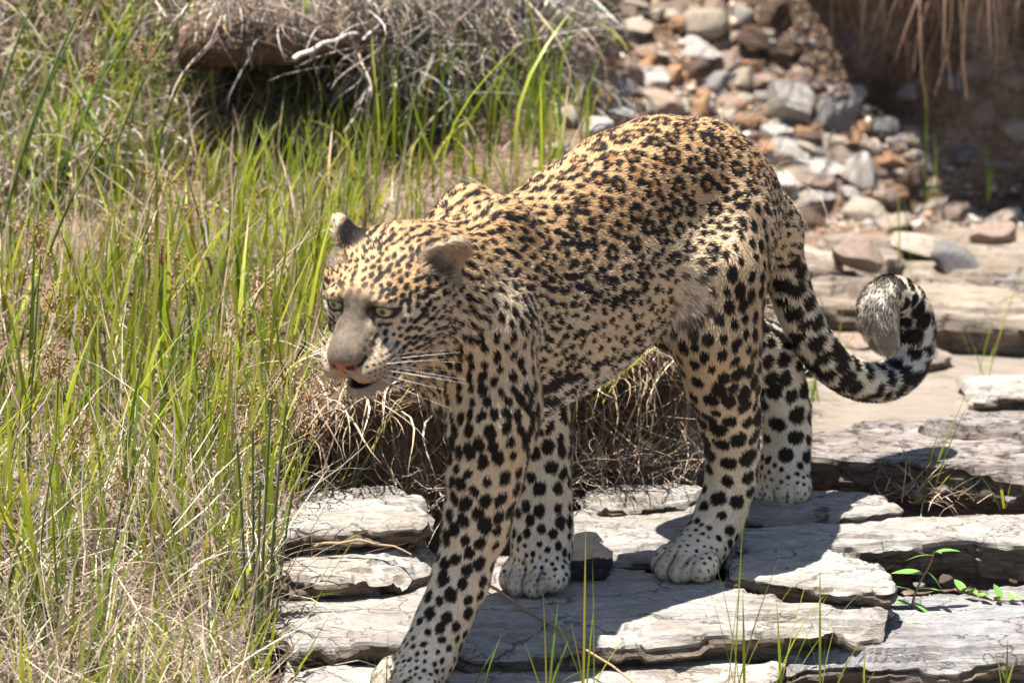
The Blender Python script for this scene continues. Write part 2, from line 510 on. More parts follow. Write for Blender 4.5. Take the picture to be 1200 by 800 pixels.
slab([(322, 640), (390, 612), (450, 608), (500, 622), (502, 650), (450, 668), (380, 672), (328, 665)],
     0.042, 0.06, M_SLAB, 'worn ledge just below the bright layered slab', seed=13, n=170)
slab([(940, 500), (1000, 492), (1100, 492), (1200, 498), (1320, 500), (1320, 552), (1200, 550), (1110, 545), (1020, 536), (945, 532)],
     0.062, 0.085, M_LICHEN, 'dark lichen-speckled slab along the pool edge', seed=14, n=260, rings=26)
slab([(1075, 494), (1130, 484), (1200, 484), (1300, 488), (1300, 504), (1180, 506), (1100, 502)], 0.075, 0.05, M_LICHEN, 'thin rock rib rising behind the lichen-speckled slab', seed=15, n=140, rings=12)
slab([(1120, 440), (1170, 430), (1260, 430), (1300, 450), (1230, 464), (1150, 464)], -0.028, 0.05, M_SLAB, 'pale stone standing out of the muddy pool', seed=16, n=120, rings=14)
slab([(880, 372), (940, 362), (1010, 370), (1080, 392), (1118, 408), (1060, 420), (980, 424), (900, 415)], -0.022, 0.06, M_TAN, 'bright shore slab under the tail', seed=17, n=190)
slab([(870, 342), (940, 326), (1040, 322), (1130, 334), (1220, 346), (1330, 352), (1330, 372), (1200, 368), (1080, 362), (960, 358), (880, 356)],
     0.02, 0.10, M_TAN, 'long shore slab with a dark undercut over the water', seed=18, n=260)
slab([(920, 300), (950, 284), (1000, 290), (1032, 306), (1020, 330), (970, 334), (925, 326)], 0.045, 0.07, M_TAN, 'white blocky slab behind the tail', seed=19, n=150, rings=16)
slab([(955, 276), (1000, 264), (1042, 276), (1050, 300), (1030, 318), (1000, 300)], 0.05, 0.09, M_TAN, 'brown-sided slab leaning on the white block', seed=20, n=140, rings=16)
slab([(1040, 285), (1100, 260), (1200, 250), (1330, 252), (1330, 315), (1200, 322), (1120, 325), (1060, 312)], 0.012, 0.05, M_TAN, 'flat grey ledge at the foot of the dark bank', seed=21, n=200)
slab([(1160, 318), (1200, 305), (1280, 305), (1300, 330), (1230, 340), (1170, 335)], 0.025, 0.07, M_LICHEN, 'wet grey rock on the shore below the dark bank', seed=22, n=120, rings=12)


# ================================================================== loose stones of the scree
def stone_mesh(seed, flat=0.7, sub=3):
    rs = np.random.default_rng(seed)
    bm = bmesh.new()
    bmesh.ops.create_icosphere(bm, subdivisions=sub, radius=1.0)
    V = np.array([v.co for v in bm.verts])
    for k in range(15):
        nrm = rs.normal(size=3); nrm /= np.linalg.norm(nrm)
        d = rs.uniform(0.45, 0.74)
        ov = V @ nrm - d
        V = V - np.maximum(ov, 0)[:, None] * nrm * 0.94
    V = V + V * (0.05 * fbm(V, 2.2, 3, seed))[:, None]
    V = V / np.abs(V).max(0)
    V[:, 2] *= flat
    for v, c in zip(bm.verts, V):
        v.co = c
    me = bpy.data.meshes.new('stone')
    bm.to_mesh(me); bm.free()
    me.polygons.foreach_set('use_smooth', np.ones(len(me.polygons), bool))
    me.set_sharp_from_angle(angle=math.radians(32))
    return me


STONES = [stone_mesh(100 + i, flat=0.75 + 0.25 * ((i * 7) % 3) / 2) for i in range(9)]
SM = {'c': M_CREAM, 'w': M_WHITE, 'g': M_GREYS, 'p': M_PINK, 'o': M_ORANGE, 'b': M_BROWN}
SN = {'c': 'cream', 'w': 'white', 'g': 'grey', 'p': 'pinkish', 'o': 'orange', 'b': 'dark brown'}
_stone_cache = {}


def put_stone(px, py, w, h, ck, label, k, group='loose stones on the scree', sink=0.35):
    p = hit(px, py + h * 0.3)
    sc = np.linalg.norm(p - CAM) / (KPX * DIST)
    rx, rz = w * sc * 0.60, h * sc * 0.60
    key = (k % len(STONES), ck)
    if key not in _stone_cache:
        me = STONES[key[0]].copy(); me.materials.append(SM[ck]); _stone_cache[key] = me
    o = add('stone', _stone_cache[key])
    o.location = (p[0], p[1] + rx * 0.25, p[2] + rz * (1 - sink) * 0.6)
    o.scale = (rx * 1.05, (rx + rz) * 0.52, rz * 1.12)
    o.rotation_euler = (random.uniform(-.3, .3), random.uniform(-.25, .25), random.choice((0, math.pi)) + random.uniform(-.5, .5))
    tag(o, label, 'stone', group)
    return o


BIG = [(690, 26, 66, 38, 'c', 'large cream boulder at the left top of the scree'), (815, 26, 58, 44, 'c', 'large cream stone above the white flat one'), (814, 58, 58, 24, 'w', 'flat white stone below the large cream one'),
       (812, 79, 66, 20, 'b', 'flat brown stone under the white flat one'), (768, 94, 42, 44, 'w', 'upright white stone block in the scree'), (841, 97, 30, 26, 'g', 'small round grey stone in the scree'),
       (930, 120, 52, 60, 'w', 'big upright pale boulder at the bank foot'), (985, 132, 44, 48, 'g', 'big dark grey boulder beside the upright pale one'), (876, 143, 40, 22, 'o', 'flat orange stone behind the leopard rump'),
       (1039, 187, 36, 30, 'o', 'round bright orange cobble on the scree foot'), (1071, 208, 36, 38, 'b', 'round brown cobble beside the orange one'), (1010, 200, 42, 40, 'w', 'tilted white stone left of the orange cobble'),
       (976, 196, 56, 22, 'w', 'long white stone lying under the boulders'), (981, 167, 36, 24, 'c', 'rounded cream cobble below the boulders'), (951, 262, 42, 24, 'b', 'dark brown stone on the white block'),
       (978, 246, 28, 20, 'o', 'small orange stone above the white block'), (776, 118, 44, 32, 'p', 'grey-pink stone just above the leopard back'), (737, 88, 46, 36, 'p', 'pink stone left of the upright white block'),
       (718, 132, 42, 28, 'w', 'pale stone above the leopard loin'), (1030, 148, 40, 30, 'g', 'shaded grey stone under the dark bank')]
for k, (px, py, w, h, ck, lb) in enumerate(BIG):
    put_stone(px, py, w, h, ck, lb, k)
MED = [(930, 300, 50, 30, 'c'), (1050, 262, 46, 28, 'c'), (1120, 250, 50, 22, 'p'), (1170, 262, 44, 24, 'c'), (1000, 345, 44, 22, 'c'), (1140, 330, 40, 26, 'g'), (905, 268, 46, 30, 'w'), (1075, 305, 40, 24, 'b'), (915, 400, 40, 20, 'c'), (935, 240, 60, 34, 'c'), (905, 215, 50, 34, 'w'), (1015, 250, 60, 30, 'c'), (960, 215, 46, 26, 'p'), (1090, 245, 44, 26, 'c'), (1040, 232, 40, 22, 'p'), (897, 94, 36, 28, 'p'), (893, 111, 32, 16, 'w'), (851, 120, 28, 20, 'p'), (851, 73, 34, 32, 'p'), (910, 153, 42, 20, 'w'), (822, 127, 30, 24, 'o'), (796, 124, 22, 20, 'w'), (708, 55, 28, 26, 'p'), (698, 152, 36, 22, 'w'),
       (822, 110, 26, 18, 'o'), (867, 16, 28, 32, 'w'), (838, 8, 26, 22, 'p'), (1057, 226, 24, 20, 'o'), (945, 162, 38, 22, 'b'), (920, 180, 54, 26, 'w'), (700, 108, 44, 30, 'o'), (672, 66, 40, 30, 'c'), (668, 140, 34, 26, 'c'), (742, 30, 40, 30, 'c'),
       (760, 60, 34, 24, 'p'), (790, 8, 34, 24, 'p'), (935, 205, 40, 22, 'c'), (950, 228, 44, 18, 'w'), (905, 130, 26, 18, 'o'), (1000, 225, 30, 16, 'w'), (960, 182, 22, 14, 'c'), (870, 120, 24, 16, 'c'), (742, 120, 22, 18, 'o'), (1100, 215, 30, 22, 'p'), (1085, 190, 26, 22, 'g'),
       (885, 50, 44, 40, 'b'), (920, 60, 44, 36, 'b'), (905, 20, 50, 36, 'b'), (1143, 82, 40, 30, 'p'), (1150, 130, 36, 30, 'p'), (1120, 100, 30, 24, 'g'), (1188, 90, 36, 36, 'p'), (1192, 150, 40, 36, 'c'), (1070, 110, 30, 22, 'g'), (1175, 195, 40, 24, 'p'), (1130, 180, 34, 22, 'g'), (640, 20, 40, 26, 'p'), (652, 178, 30, 22, 'c')]
for k, (px, py, w, h, ck) in enumerate(MED):
    sh = px > 870 and py < 100 or px > 1050
    put_stone(px, py, w, h, ck, 'medium %s stone half buried in the %s' % (SN[ck], 'shaded earth bank' if sh else 'sunlit scree'), k + 3)
for k, (px, py, w, h, ck, z_, lb) in enumerate([
        (948, 300, 62, 40, 'c', 0.05, 'broad cream boulder on the white blocky slab'), (1002, 296, 50, 40, 'p', 0.06, 'pinkish boulder on the brown-sided slab'),
        (930, 345, 52, 28, 'w', 0.03, 'low white boulder on the long shore slab'), (1065, 282, 56, 34, 'c', 0.02, 'cream boulder at the back of the grey ledge'),
        (1118, 300, 60, 30, 'g', 0.015, 'rounded grey boulder on the grey ledge'), (1160, 272, 50, 28, 'p', 0.015, 'pinkish boulder on the grey ledge under the roots'),
        (1045, 342, 46, 22, 'b', 0.03, 'brown stone lying on the long shore slab'), (905, 385, 44, 26, 'c', -0.01, 'cream stone on the bright shore slab'),
        (1010, 398, 40, 20, 'p', -0.015, 'pinkish stone on the bright shore slab')]):
    o = put_stone(px, py, w, h, ck, lb, k + 1, 'boulders on the far shore')
    p = pz(px, py + h * 0.35, z_)
    o.location = (p[0], p[1], z_ + o.scale[2] * 0.35)
rs_ = random.Random(5)
cnt_ = 0
while cnt_ < 190:
    px, py = rs_.uniform(640, 1080), rs_.uniform(-12, 262)
    if py > 20 + (px - 640) * 0.62 + 70 or py < (px - 850) * 0.75 - 12:
        continue
    w = rs_.uniform(12, 32)
    ck = rs_.choice('wwccccpppooogb')
    put_stone(px, py, w, w * rs_.uniform(0.5, 0.9), ck, 'little %s stone scattered in the sunlit scree' % SN[ck], rs_.randrange(9), 'scree rubble', 0.2)
    cnt_ += 1
# grit between the stones: far too many to count
gv, gf, gc = [], [], []
octv = np.array([(1, 0, 0), (-1, 0, 0), (0, 1, 0), (0, -1, 0), (0, 0, 0.7), (0, 0, -0.7)], float)
octf = np.array([(0, 2, 4), (2, 1, 4), (1, 3, 4), (3, 0, 4), (2, 0, 5), (1, 2, 5), (3, 1, 5), (0, 3, 5)])
gx = RNG.uniform(0.02, 0.95, 9000); gy = RNG.uniform(1.95, 3.05, 9000)
gz = terrain(gx, gy)
gk = (gy < np.interp(gx, [0.3, 0.42, 0.5, 0.6, 0.75, 1.0], [3.3, 2.95, 2.75, 2.62, 2.54, 2.50])) & (gy > np.interp(gx, [0.0, 0.08, 0.5, 0.95], [2.05, 2.1, 2.35, 2.4])) & (gx < 0.95)
gx, gy, gz = gx[gk], gy[gk], gz[gk]
gs = RNG.uniform(0.002, 0.006, len(gx)) * (1 + (RNG.random(len(gx)) < 0.12))
gq = RNG.normal(size=(len(gx), 6, 3)) * 0.22
GV = (octv[None] + gq) * gs[:, None, None] + np.stack([gx, gy, gz + gs * 0.3], 1)[:, None, :]
GF = (octf[None] + (np.arange(len(gx)) * 6)[:, None, None]).reshape(-1, 3)
pal = np.array([(0.52, 0.46, 0.38), (0.56, 0.53, 0.49), (0.42, 0.31, 0.24), (0.45, 0.27, 0.16), (0.30, 0.28, 0.27), (0.38, 0.30, 0.24)])
GC = pal[RNG.integers(0, len(pal), len(gx))] * (0.8 + 0.4 * RNG.random((len(gx), 1)))
gm, nt_, b_ = new_mat('grit', 0.9, 0.2)
at_ = nd(nt_, 'ShaderNodeAttribute', attribute_name='tint')
nt_.links.new(at_.outputs['Color'], b_.inputs['Base Color'])
gme = mesh_np('scree_grit', GV.reshape(-1, 3), GF, smooth=False)
color_attr(gme, 'tint', np.repeat(GC, 6, axis=0))
tag(add('scree_grit', gme, gm), 'fine angular grit between the loose stones of the scree', 'grit', kind='stuff')
for k in range(22):
    px = rs_.choice((rs_.uniform(900, 1200), rs_.uniform(1010, 1190), rs_.uniform(880, 1060)))
    py = rs_.uniform(676, 694) if k < 12 else rs_.uniform(575, 600)
    if k >= 12: px = rs_.uniform(1060, 1200)
    p = pz(px, py, -0.045 if k < 12 else 0.02)
    w = rs_.uniform(8, 17)
    o = put_stone(px, py, w, w * 0.7, rs_.choice('bgp'), 'little pebble in the gap between the foreground slabs', k, 'pebbles between slabs')
    o.location = (p[0], p[1], p[2] + 0.006)

# ================================================================== LEOPARD
# body frame: u forward, w to the animal's left, z up
HEAD_A = math.radians(50)
BF = np.array([-math.cos(HEAD_A), -math.sin(HEAD_A), 0])
BL = np.array([math.sin(HEAD_A), -math.cos(HEAD_A), 0])
BO = BL * 0.147


def loc(px, py, w):
    """pixel -> body coordinates on the upright plane w metres to the animal's left"""
    d = ray(px, py)
    t = (w - (CAM - BO) @ BL) / (d @ BL)
    P = CAM + t * d - BO
    return np.array([P @ BF, w, P[2]])


BODY_MAT = Matrix(((BF[0], BL[0], 0, BO[0]), (BF[1], BL[1], 0, BO[1]), (0, 0, 1, 0), (0, 0, 0, 1)))

# head frame
H_YAW, H_PITCH, H_ROLL = math.radians(27), math.radians(22), math.radians(-2)
_wf = np.array([-math.sin(H_YAW), -math.cos(H_YAW), 0])
_wl = np.array([math.cos(H_YAW), -math.sin(H_YAW), 0])
_hf = np.array([_wf @ BF, _wf @ BL, 0])
_hl = np.array([_wl @ BF, _wl @ BL, 0])
_hu = np.array([0, 0, 1.0])
HX = _hf * math.cos(H_PITCH) - _hu * math.sin(H_PITCH)
HZ0 = _hf * math.sin(H_PITCH) + _hu * math.cos(H_PITCH)
HY = _hl * math.cos(H_ROLL) + HZ0 * math.sin(H_ROLL)
HZ = np.cross(HX, HY)
HO = loc(430, 354, 0.05)
HM = np.stack([HX, HY, HZ])            # rows: head axes


def hp(x, y, z):
    return HO + HX * x + HY * y + HZ * z


GH = 0.0026
GLO = np.array([-0.84, -0.20, -0.10])
GHI = np.array([0.72, 0.27, 0.70])
GN = np.ceil((GHI - GLO) / GH).astype(int) + 1
FIELD = np.full(GN, 0.2, np.float32)
GAX = [GLO[i] + GH * np.arange(GN[i]) for i in range(3)]


def _sub(lo, hi):
    i0 = np.clip(np.floor((lo - GLO) / GH).astype(int), 0, GN - 1)
    i1 = np.clip(np.ceil((hi - GLO) / GH).astype(int) + 1, 1, GN)
    sl = tuple(slice(i0[k], i1[k]) for k in range(3))
    g = [GAX[k][sl[k]].astype(np.float32) for k in range(3)]
    return sl, g[0][:, None, None], g[1][None, :, None], g[2][None, None, :]


def _union(sl, d, k):
    f = FIELD[sl]
    if k <= 0:
        np.minimum(f, d, out=f)
        return
    h = np.maximum(k - np.abs(f - d), 0) / k
    f[...] = np.minimum(f, d) - h * h * k * 0.25


def _carve(sl, d, k):
    f = FIELD[sl]
    d = -d
    h = np.maximum(k - np.abs(f - d), 0) / k
    f[...] = np.maximum(f, d) + h * h * k * 0.25


def cone(a_, b_, r1, r2, k=0.03, op=_union):
    a_, b_ = np.asarray(a_, float), np.asarray(b_, float)
    m = max(r1, r2) + k + 0.01
    sl, X, Y, Z = _sub(np.minimum(a_, b_) - m, np.maximum(a_, b_) + m)
    ba = b_ - a_
    L2 = max(ba @ ba, 1e-9)
    t = np.clip(((X - a_[0]) * ba[0] + (Y - a_[1]) * ba[1] + (Z - a_[2]) * ba[2]) / L2, 0, 1)
    d = np.sqrt((X - a_[0] - t * ba[0]) ** 2 + (Y - a_[1] - t * ba[1]) ** 2 + (Z - a_[2] - t * ba[2]) ** 2) - (r1 + (r2 - r1) * t)
    op(sl, d, k)


def chain(pts, k=0.03):
    """pts: list of (point, radius)"""
    for (a_, r1), (b_, r2) in zip(pts[:-1], pts[1:]):
        cone(a_, b_, r1, r2, k)


def ell(c, r, axes=None, k=0.03, op=_union):
    c, r = np.asarray(c, float), np.asarray(r, float)
    M = np.eye(3) if axes is None else np.asarray(axes, float)
    ext = np.sqrt(((M * r[:, None]) ** 2).sum(0)) + k + 0.01
    sl, X, Y, Z = _sub(c - ext, c + ext)
    q = [((X - c[0]) * M[i, 0] + (Y - c[1]) * M[i, 1] + (Z - c[2]) * M[i, 2]) for i in range(3)]
    k0 = np.sqrt((q[0] / r[0]) ** 2 + (q[1] / r[1]) ** 2 + (q[2] / r[2]) ** 2)
    k1 = np.sqrt((q[0] / r[0] ** 2) ** 2 + (q[1] / r[1] ** 2) ** 2 + (q[2] / r[2] ** 2) ** 2)
    op(sl, k0 * (k0 - 1) / np.maximum(k1, 1e-6), k)


def axes_from(fwd, up=(0, 0, 1)):
    x = np.asarray(fwd, float); x = x / np.linalg.norm(x)
    y = np.cross(up, x); y /= np.linalg.norm(y)
    return np.stack([x, y, np.cross(x, y)])


# ---- torso
ell((0.215, 0, 0.415), (0.155, 0.094, 0.140), axes_from((1, 0, 0.10)), k=0.05)    # rib cage front
ell((0.075, 0, 0.425), (0.20, 0.100, 0.136), axes_from((1, 0, -0.12)), k=0.05)    # ribs
ell((-0.085, 0, 0.480), (0.17, 0.084, 0.118), axes_from((1, 0, -0.10)), k=0.06)   # loin
ell((-0.225, 0, 0.485), (0.130, 0.082, 0.118), axes_from((1, 0, 0.35)), k=0.05)    # croup
chain([((-0.305, 0, 0.50), 0.045), ((-0.22, 0, 0.545), 0.052), ((-0.13, 0, 0.568), 0.052), ((-0.04, 0, 0.560), 0.050), ((0.06, 0, 0.535), 0.045), ((0.20, 0, 0.51), 0.042), ((0.28, 0, 0.505), 0.045)], k=0.06)
ell((0.225, 0.02, 0.345), (0.080, 0.055, 0.080), k=0.04)                                 # brisket
# ---- scapulae
for s in (1, -1):
    sc_top = np.array([0.245 if s > 0 else 0.215, 0.045 * s, 0.560])
    sc_bot = np.array([0.325 if s > 0 else 0.25, (0.080 if s > 0 else 0.070) * s, 0.420])
    ell((sc_top + sc_bot) / 2, (0.100, 0.060, 0.030), axes_from(sc_top - sc_bot, (0, 1, 0)), k=0.025)
    ell(sc_top, (0.034, 0.026, 0.030), k=0.03)
# ---- neck
nb = hp(-0.085, 0, -0.030)
chain([((0.25, 0, 0.465), 0.092), ((0.34, 0.010, 0.468), 0.082), (nb * 0.6 + np.array((0.34, 0.010, 0.468)) * 0.4, 0.078), (nb, 0.068)], k=0.05)
chain([((0.255, 0.02, 0.41), 0.062), (hp(-0.095, 0.006, -0.070), 0.046)], k=0.05)

# ---- left fore leg (reaching forward)
LF = [(np.array([0.315, 0.078, 0.430]), 0.064), (np.array([0.315, 0.086, 0.335]), 0.056), (loc(577, 505, 0.092), 0.050),
      (loc(568, 560, 0.085), 0.0435), (loc(558, 615, 0.076), 0.038), (loc(539, 680, 0.064), 0.0320), (loc(519, 728, 0.057), 0.0295), (loc(504, 758, 0.052), 0.0335)]
chain(LF, k=0.03)
ell(loc(596, 490, 0.085), (0.026, 0.022, 0.036), k=0.03)        # elbow
# ---- right fore leg (under the body)
RF = [(np.array([0.235, -0.070, 0.430]), 0.058), (np.array([0.165, -0.070, 0.335]), 0.046), (loc(624, 475, -0.076), 0.043),
      (loc(634, 525, -0.070), 0.036), (loc(636, 580, -0.064), 0.032), (loc(636, 622, -0.062), 0.034), (loc(632, 642, -0.060), 0.036)]
chain(RF, k=0.03)
# ---- left hind leg
hipL = np.array([-0.205, 0.056, 0.480])
LH = [(hipL, 0.066), (np.array([-0.160, 0.076, 0.425]), 0.070), (loc(838, 392, 0.094), 0.056), (loc(846, 442, 0.088), 0.0465),
      (loc(855, 490, 0.076), 0.036), (loc(858, 530, 0.064), 0.0295), (loc(856, 566, 0.058), 0.0265), (loc(844, 605, 0.052), 0.0285), (loc(832, 632, 0.050), 0.032)]
chain(LH, k=0.03)
ell((-0.215, 0.045, 0.425), (0.080, 0.054, 0.125), axes_from((1, 0, 0.3)), k=0.04)    # ham
ell(loc(836, 372, 0.090), (0.050, 0.038, 0.055), k=0.03)                           # stifle
ell(loc(868, 524, 0.060), (0.018, 0.014, 0.026), k=0.02)                           # hock point
cone((-0.10, 0.066, 0.45), loc(826, 368, 0.075), 0.028, 0.018, k=0.05)             # flank fold
# ---- right hind leg (trailing, heel lifted)
hipR = np.array([-0.225, -0.056, 0.480])
RH = [(hipR, 0.068), (np.array([-0.25, -0.080, 0.410]), 0.070), (np.array([-0.305, -0.085, 0.325]), 0.055), (loc(896, 420, -0.072), 0.043),
      (loc(914, 460, -0.060), 0.0315), (loc(922, 496, -0.052), 0.0255), (loc(923, 522, -0.047), 0.0245), (loc(920, 546, -0.044), 0.030)]
chain(RH, k=0.03)
ell((-0.25, -0.045, 0.43), (0.075, 0.054, 0.12), axes_from((1, 0, 0.3)), k=0.04)
ell(loc(938, 482, -0.055), (0.018, 0.014, 0.026), k=0.015)


# ---- paws
def paw(c, fwd, up, s=1.0, heel=0.02, spread=1.0):
    A_ = axes_from(fwd, up)
    ell(c, np.array((0.040, 0.037, 0.027)) * s, A_, k=0.018)
    ell(c - A_[0] * 0.022 * s + A_[2] * 0.004, np.array((0.028, 0.030, 0.026)) * s, A_, k=0.02)
    for i, (y, x, z, r) in enumerate(((-0.034, 0.020, -0.006, 0.0160), (-0.0125, 0.036, -0.004, 0.0180), (0.0130, 0.036, -0.004, 0.0180), (0.035, 0.019, -0.006, 0.0160))):
        cc = c + A_[0] * x * s + A_[1] * y * s * spread + A_[2] * z * s
        ell(cc, np.array((0.027, r * 0.98, 0.0185)) * s, A_, k=0.0025)
        ell(cc - A_[0] * 0.008 * s + A_[2] * 0.009 * s, np.array((0.013, 0.011, 0.010)) * s, A_, k=0.010)
    ell(c - A_[2] * 0.012 * s, np.array((0.034, 0.034, 0.016)) * s, A_, k=0.01)


PAWS = [
    (loc(488, 785, 0.048), (0.93, -0.25, -0.42), (0.4, 0.0, 1.0), 1.08),
    (loc(632, 661, -0.058), (0.97, 0.22, -0.42), (0.4, 0, 1), 1.0),
    (loc(812, 650, 0.050), (0.98, 0.00, -0.22), (0.2, 0, 1), 1.0),
    (loc(918, 558, -0.042), (0.62, 0.22, -0.82), (0.9, 0, 0.75), 0.88),
]
for c_, f_, u_, s_ in PAWS:
    paw(c_, f_, u_, s_)

# ---- tail
TAILPX = [(880, 236, 0.036), (902, 258, 0.029), (913, 290, 0.0255), (922, 325, 0.0248), (934, 362, 0.0242), (952, 398, 0.0238), (976, 428, 0.0235),
          (1008, 446, 0.0232), (1042, 446, 0.0232), (1066, 425, 0.0232), (1073, 392, 0.0232), (1066, 360, 0.023), (1046, 345, 0.023), (1029, 357, 0.0225), (1030, 380, 0.020), (1037, 402, 0.012)]
TAIL = []
_tk = []
for i, (x_, y_, r_) in enumerate(TAILPX):
    w_ = 0.0 + (0.0 if i < 8 else 0.004 * (i - 8)) + (0.0 if i < 12 else 0.006 * (i - 12))
    _tk.append(np.array([*loc(x_, y_, w_), r_]))
_tk = [2 * _tk[0] - _tk[1]] + _tk + [2 * _tk[-1] - _tk[-2]]
for i in range(1, len(_tk) - 2):
    for j in range(3):
        t = j / 3.0
        p0_, p1_, p2_, p3_ = _tk[i - 1:i + 3]
        q_ = 0.5 * (2 * p1_ + (p2_ - p0_) * t + (2 * p0_ - 5 * p1_ + 4 * p2_ - p3_) * t * t + (3 * p1_ - p0_ - 3 * p2_ + p3_) * t ** 3)
        TAIL.append((q_[:3], q_[3]))
TAIL.append((_tk[-2][:3], _tk[-2][3]))
for (a_, r1), (b_, r2) in zip(TAIL[:-1], TAIL[1:]):
    cone(a_, b_, r1, r2, k=0.012)
cone((-0.27, 0, 0.49), TAIL[4][0], 0.042, 0.026, k=0.04)

# ---- head
ell(hp(-0.066, 0, -0.006), (0.082, 0.064, 0.052), HM, k=0.03)          # cranium
ell(hp(-0.012, 0, 0.002), (0.050, 0.048, 0.034), HM, k=0.02)          # brow
for s in (1, -1):
    ell(hp(-0.040, 0.040 * s, -0.042), (0.058, 0.033, 0.050), HM, k=0.025)     # cheek
    ell(hp(-0.062, 0.040 * s, -0.018), (0.046, 0.034, 0.042), HM, k=0.03)
    ell(hp(-0.070, 0.046 * s, -0.006), (0.044, 0.029, 0.042), HM, k=0.03)
    ell(hp(-0.072, 0.042 * s, -0.062), (0.050, 0.032, 0.042), HM, k=0.03)      # ruff
    cone(hp(-0.006, 0.042 * s, -0.020), hp(-0.055, 0.058 * s, -0.016), 0.016, 0.020, k=0.02)  # cheekbone
    ell(hp(0.012, 0.031 * s, 0.0205), (0.016, 0.018, 0.0060), HM, k=0.012)       # brow ridge
ell(hp(0.036, 0, -0.044), (0.050, 0.036, 0.036), HM, k=0.022)         # muzzle
for s in (1, -1):
    cone(hp(0.002, 0.006 * s, 0.004), hp(0.074, 0.0075 * s, -0.0285), 0.0185, 0.0150, k=0.012)   # bridge
ell(hp(0.0835, 0, -0.0365), (0.0115, 0.0215, 0.0125), HM, k=0.008)        # nose
for s in (1, -1):
    ell(hp(0.059, 0.0205 * s, -0.0570), (0.030, 0.0210, 0.0200), HM, k=0.006)     # whisker pad
    ell(hp(0.034, 0.0315 * s, -0.058), (0.036, 0.0190, 0.0220), HM, k=0.012)
    cone(hp(-0.045, 0.034 * s, -0.082), hp(0.026, 0.016 * s, -0.100), 0.024, 0.0150, k=0.012)  # jaw
# chin, mouth a little open
ell(hp(0.044, 0, -0.0985), (0.026, 0.0200, 0.0125), HM, k=0.010)
ell(hp(0.044, 0, -0.0830), (0.042, 0.028, 0.0032), axes_from(HX + HZ * 0.02, HZ), k=0.004, op=_carve)
for s in (1, -1):
    ell(hp(0.0955, 0.0100 * s, -0.0405), (0.006, 0.0046, 0.0036), HM, k=0.003, op=_carve)    # nostril
    ell(hp(0.090, 0.0185 * s, -0.0405), (0.008, 0.003, 0.0026), HM, k=0.003, op=_carve)
    ell(hp(0.0270, 0.0345 * s, 0.0060), (0.018, 0.0175, 0.0125), HM, k=0.010, op=_carve)     # eye socket
# groove under the nose
cone(hp(0.095, 0, -0.049), hp(0.092, 0, -0.072), 0.0022, 0.0022, k=0.006, op=_carve)


# ears: a cupped, rounded shell
def ear(base, up, face, s=1.0, w=0.037, h=0.041):
    """base point, direction to the tip, direction the opening faces"""
    up = up / np.linalg.norm(up)
    face = face - up * (face @ up)
    face = face / np.linalg.norm(face)
    side = np.cross(up, face)
    A_ = np.stack([up, side, face])
    c = base + up * h * 0.72 * s
    ell(c, (h * s, w * s, 0.016 * s), A_, k=0.014)
    ell(c + up * 0.003 + face * 0.0110 * s, (h * 0.90 * s, w * 0.88 * s, 0.0185 * s), A_, k=0.003, op=_carve)
    cone(base - up * 0.01, base + up * 0.012 - face * 0.004, 0.026 * s, 0.018 * s, k=0.02)


EAR_L = (hp(-0.080, 0.054, 0.018), HY * 0.86 + HZ * 0.50 - HX * 0.20, HX * 0.72 - HZ * 0.60 + HY * 0.2)
EAR_R = (hp(-0.072, -0.053, 0.019), HZ * 0.95 - HY * 0.34 - HX * 0.1, HX * 0.35 - HY * 0.85 - HZ * 0.3)
ear(*EAR_L, s=0.93)
ear(*EAR_R, s=0.84)
EYES = [(hp(0.0110, 0.0335 * s, 0.0055), s) for s in (1, -1)]
# eyelids: a thick skin cap around each eyeball, opened by a lens-shaped slit
EYE_R = 0.0148
for c_, s in EYES:
    gaze = HX * 0.95 + HY * 0.30 * s
    ax_ = axes_from(gaze, HZ + HX * 0.1)
    ell(c_, (EYE_R + 0.0034,) * 3, None, k=0.008)
    ell(c_ + ax_[0] * 0.0165 - ax_[2] * 0.0006, (0.017, 0.0142, 0.0066), axes_from(gaze, HZ + HY * 0.22 * s), k=0.002, op=_carve)


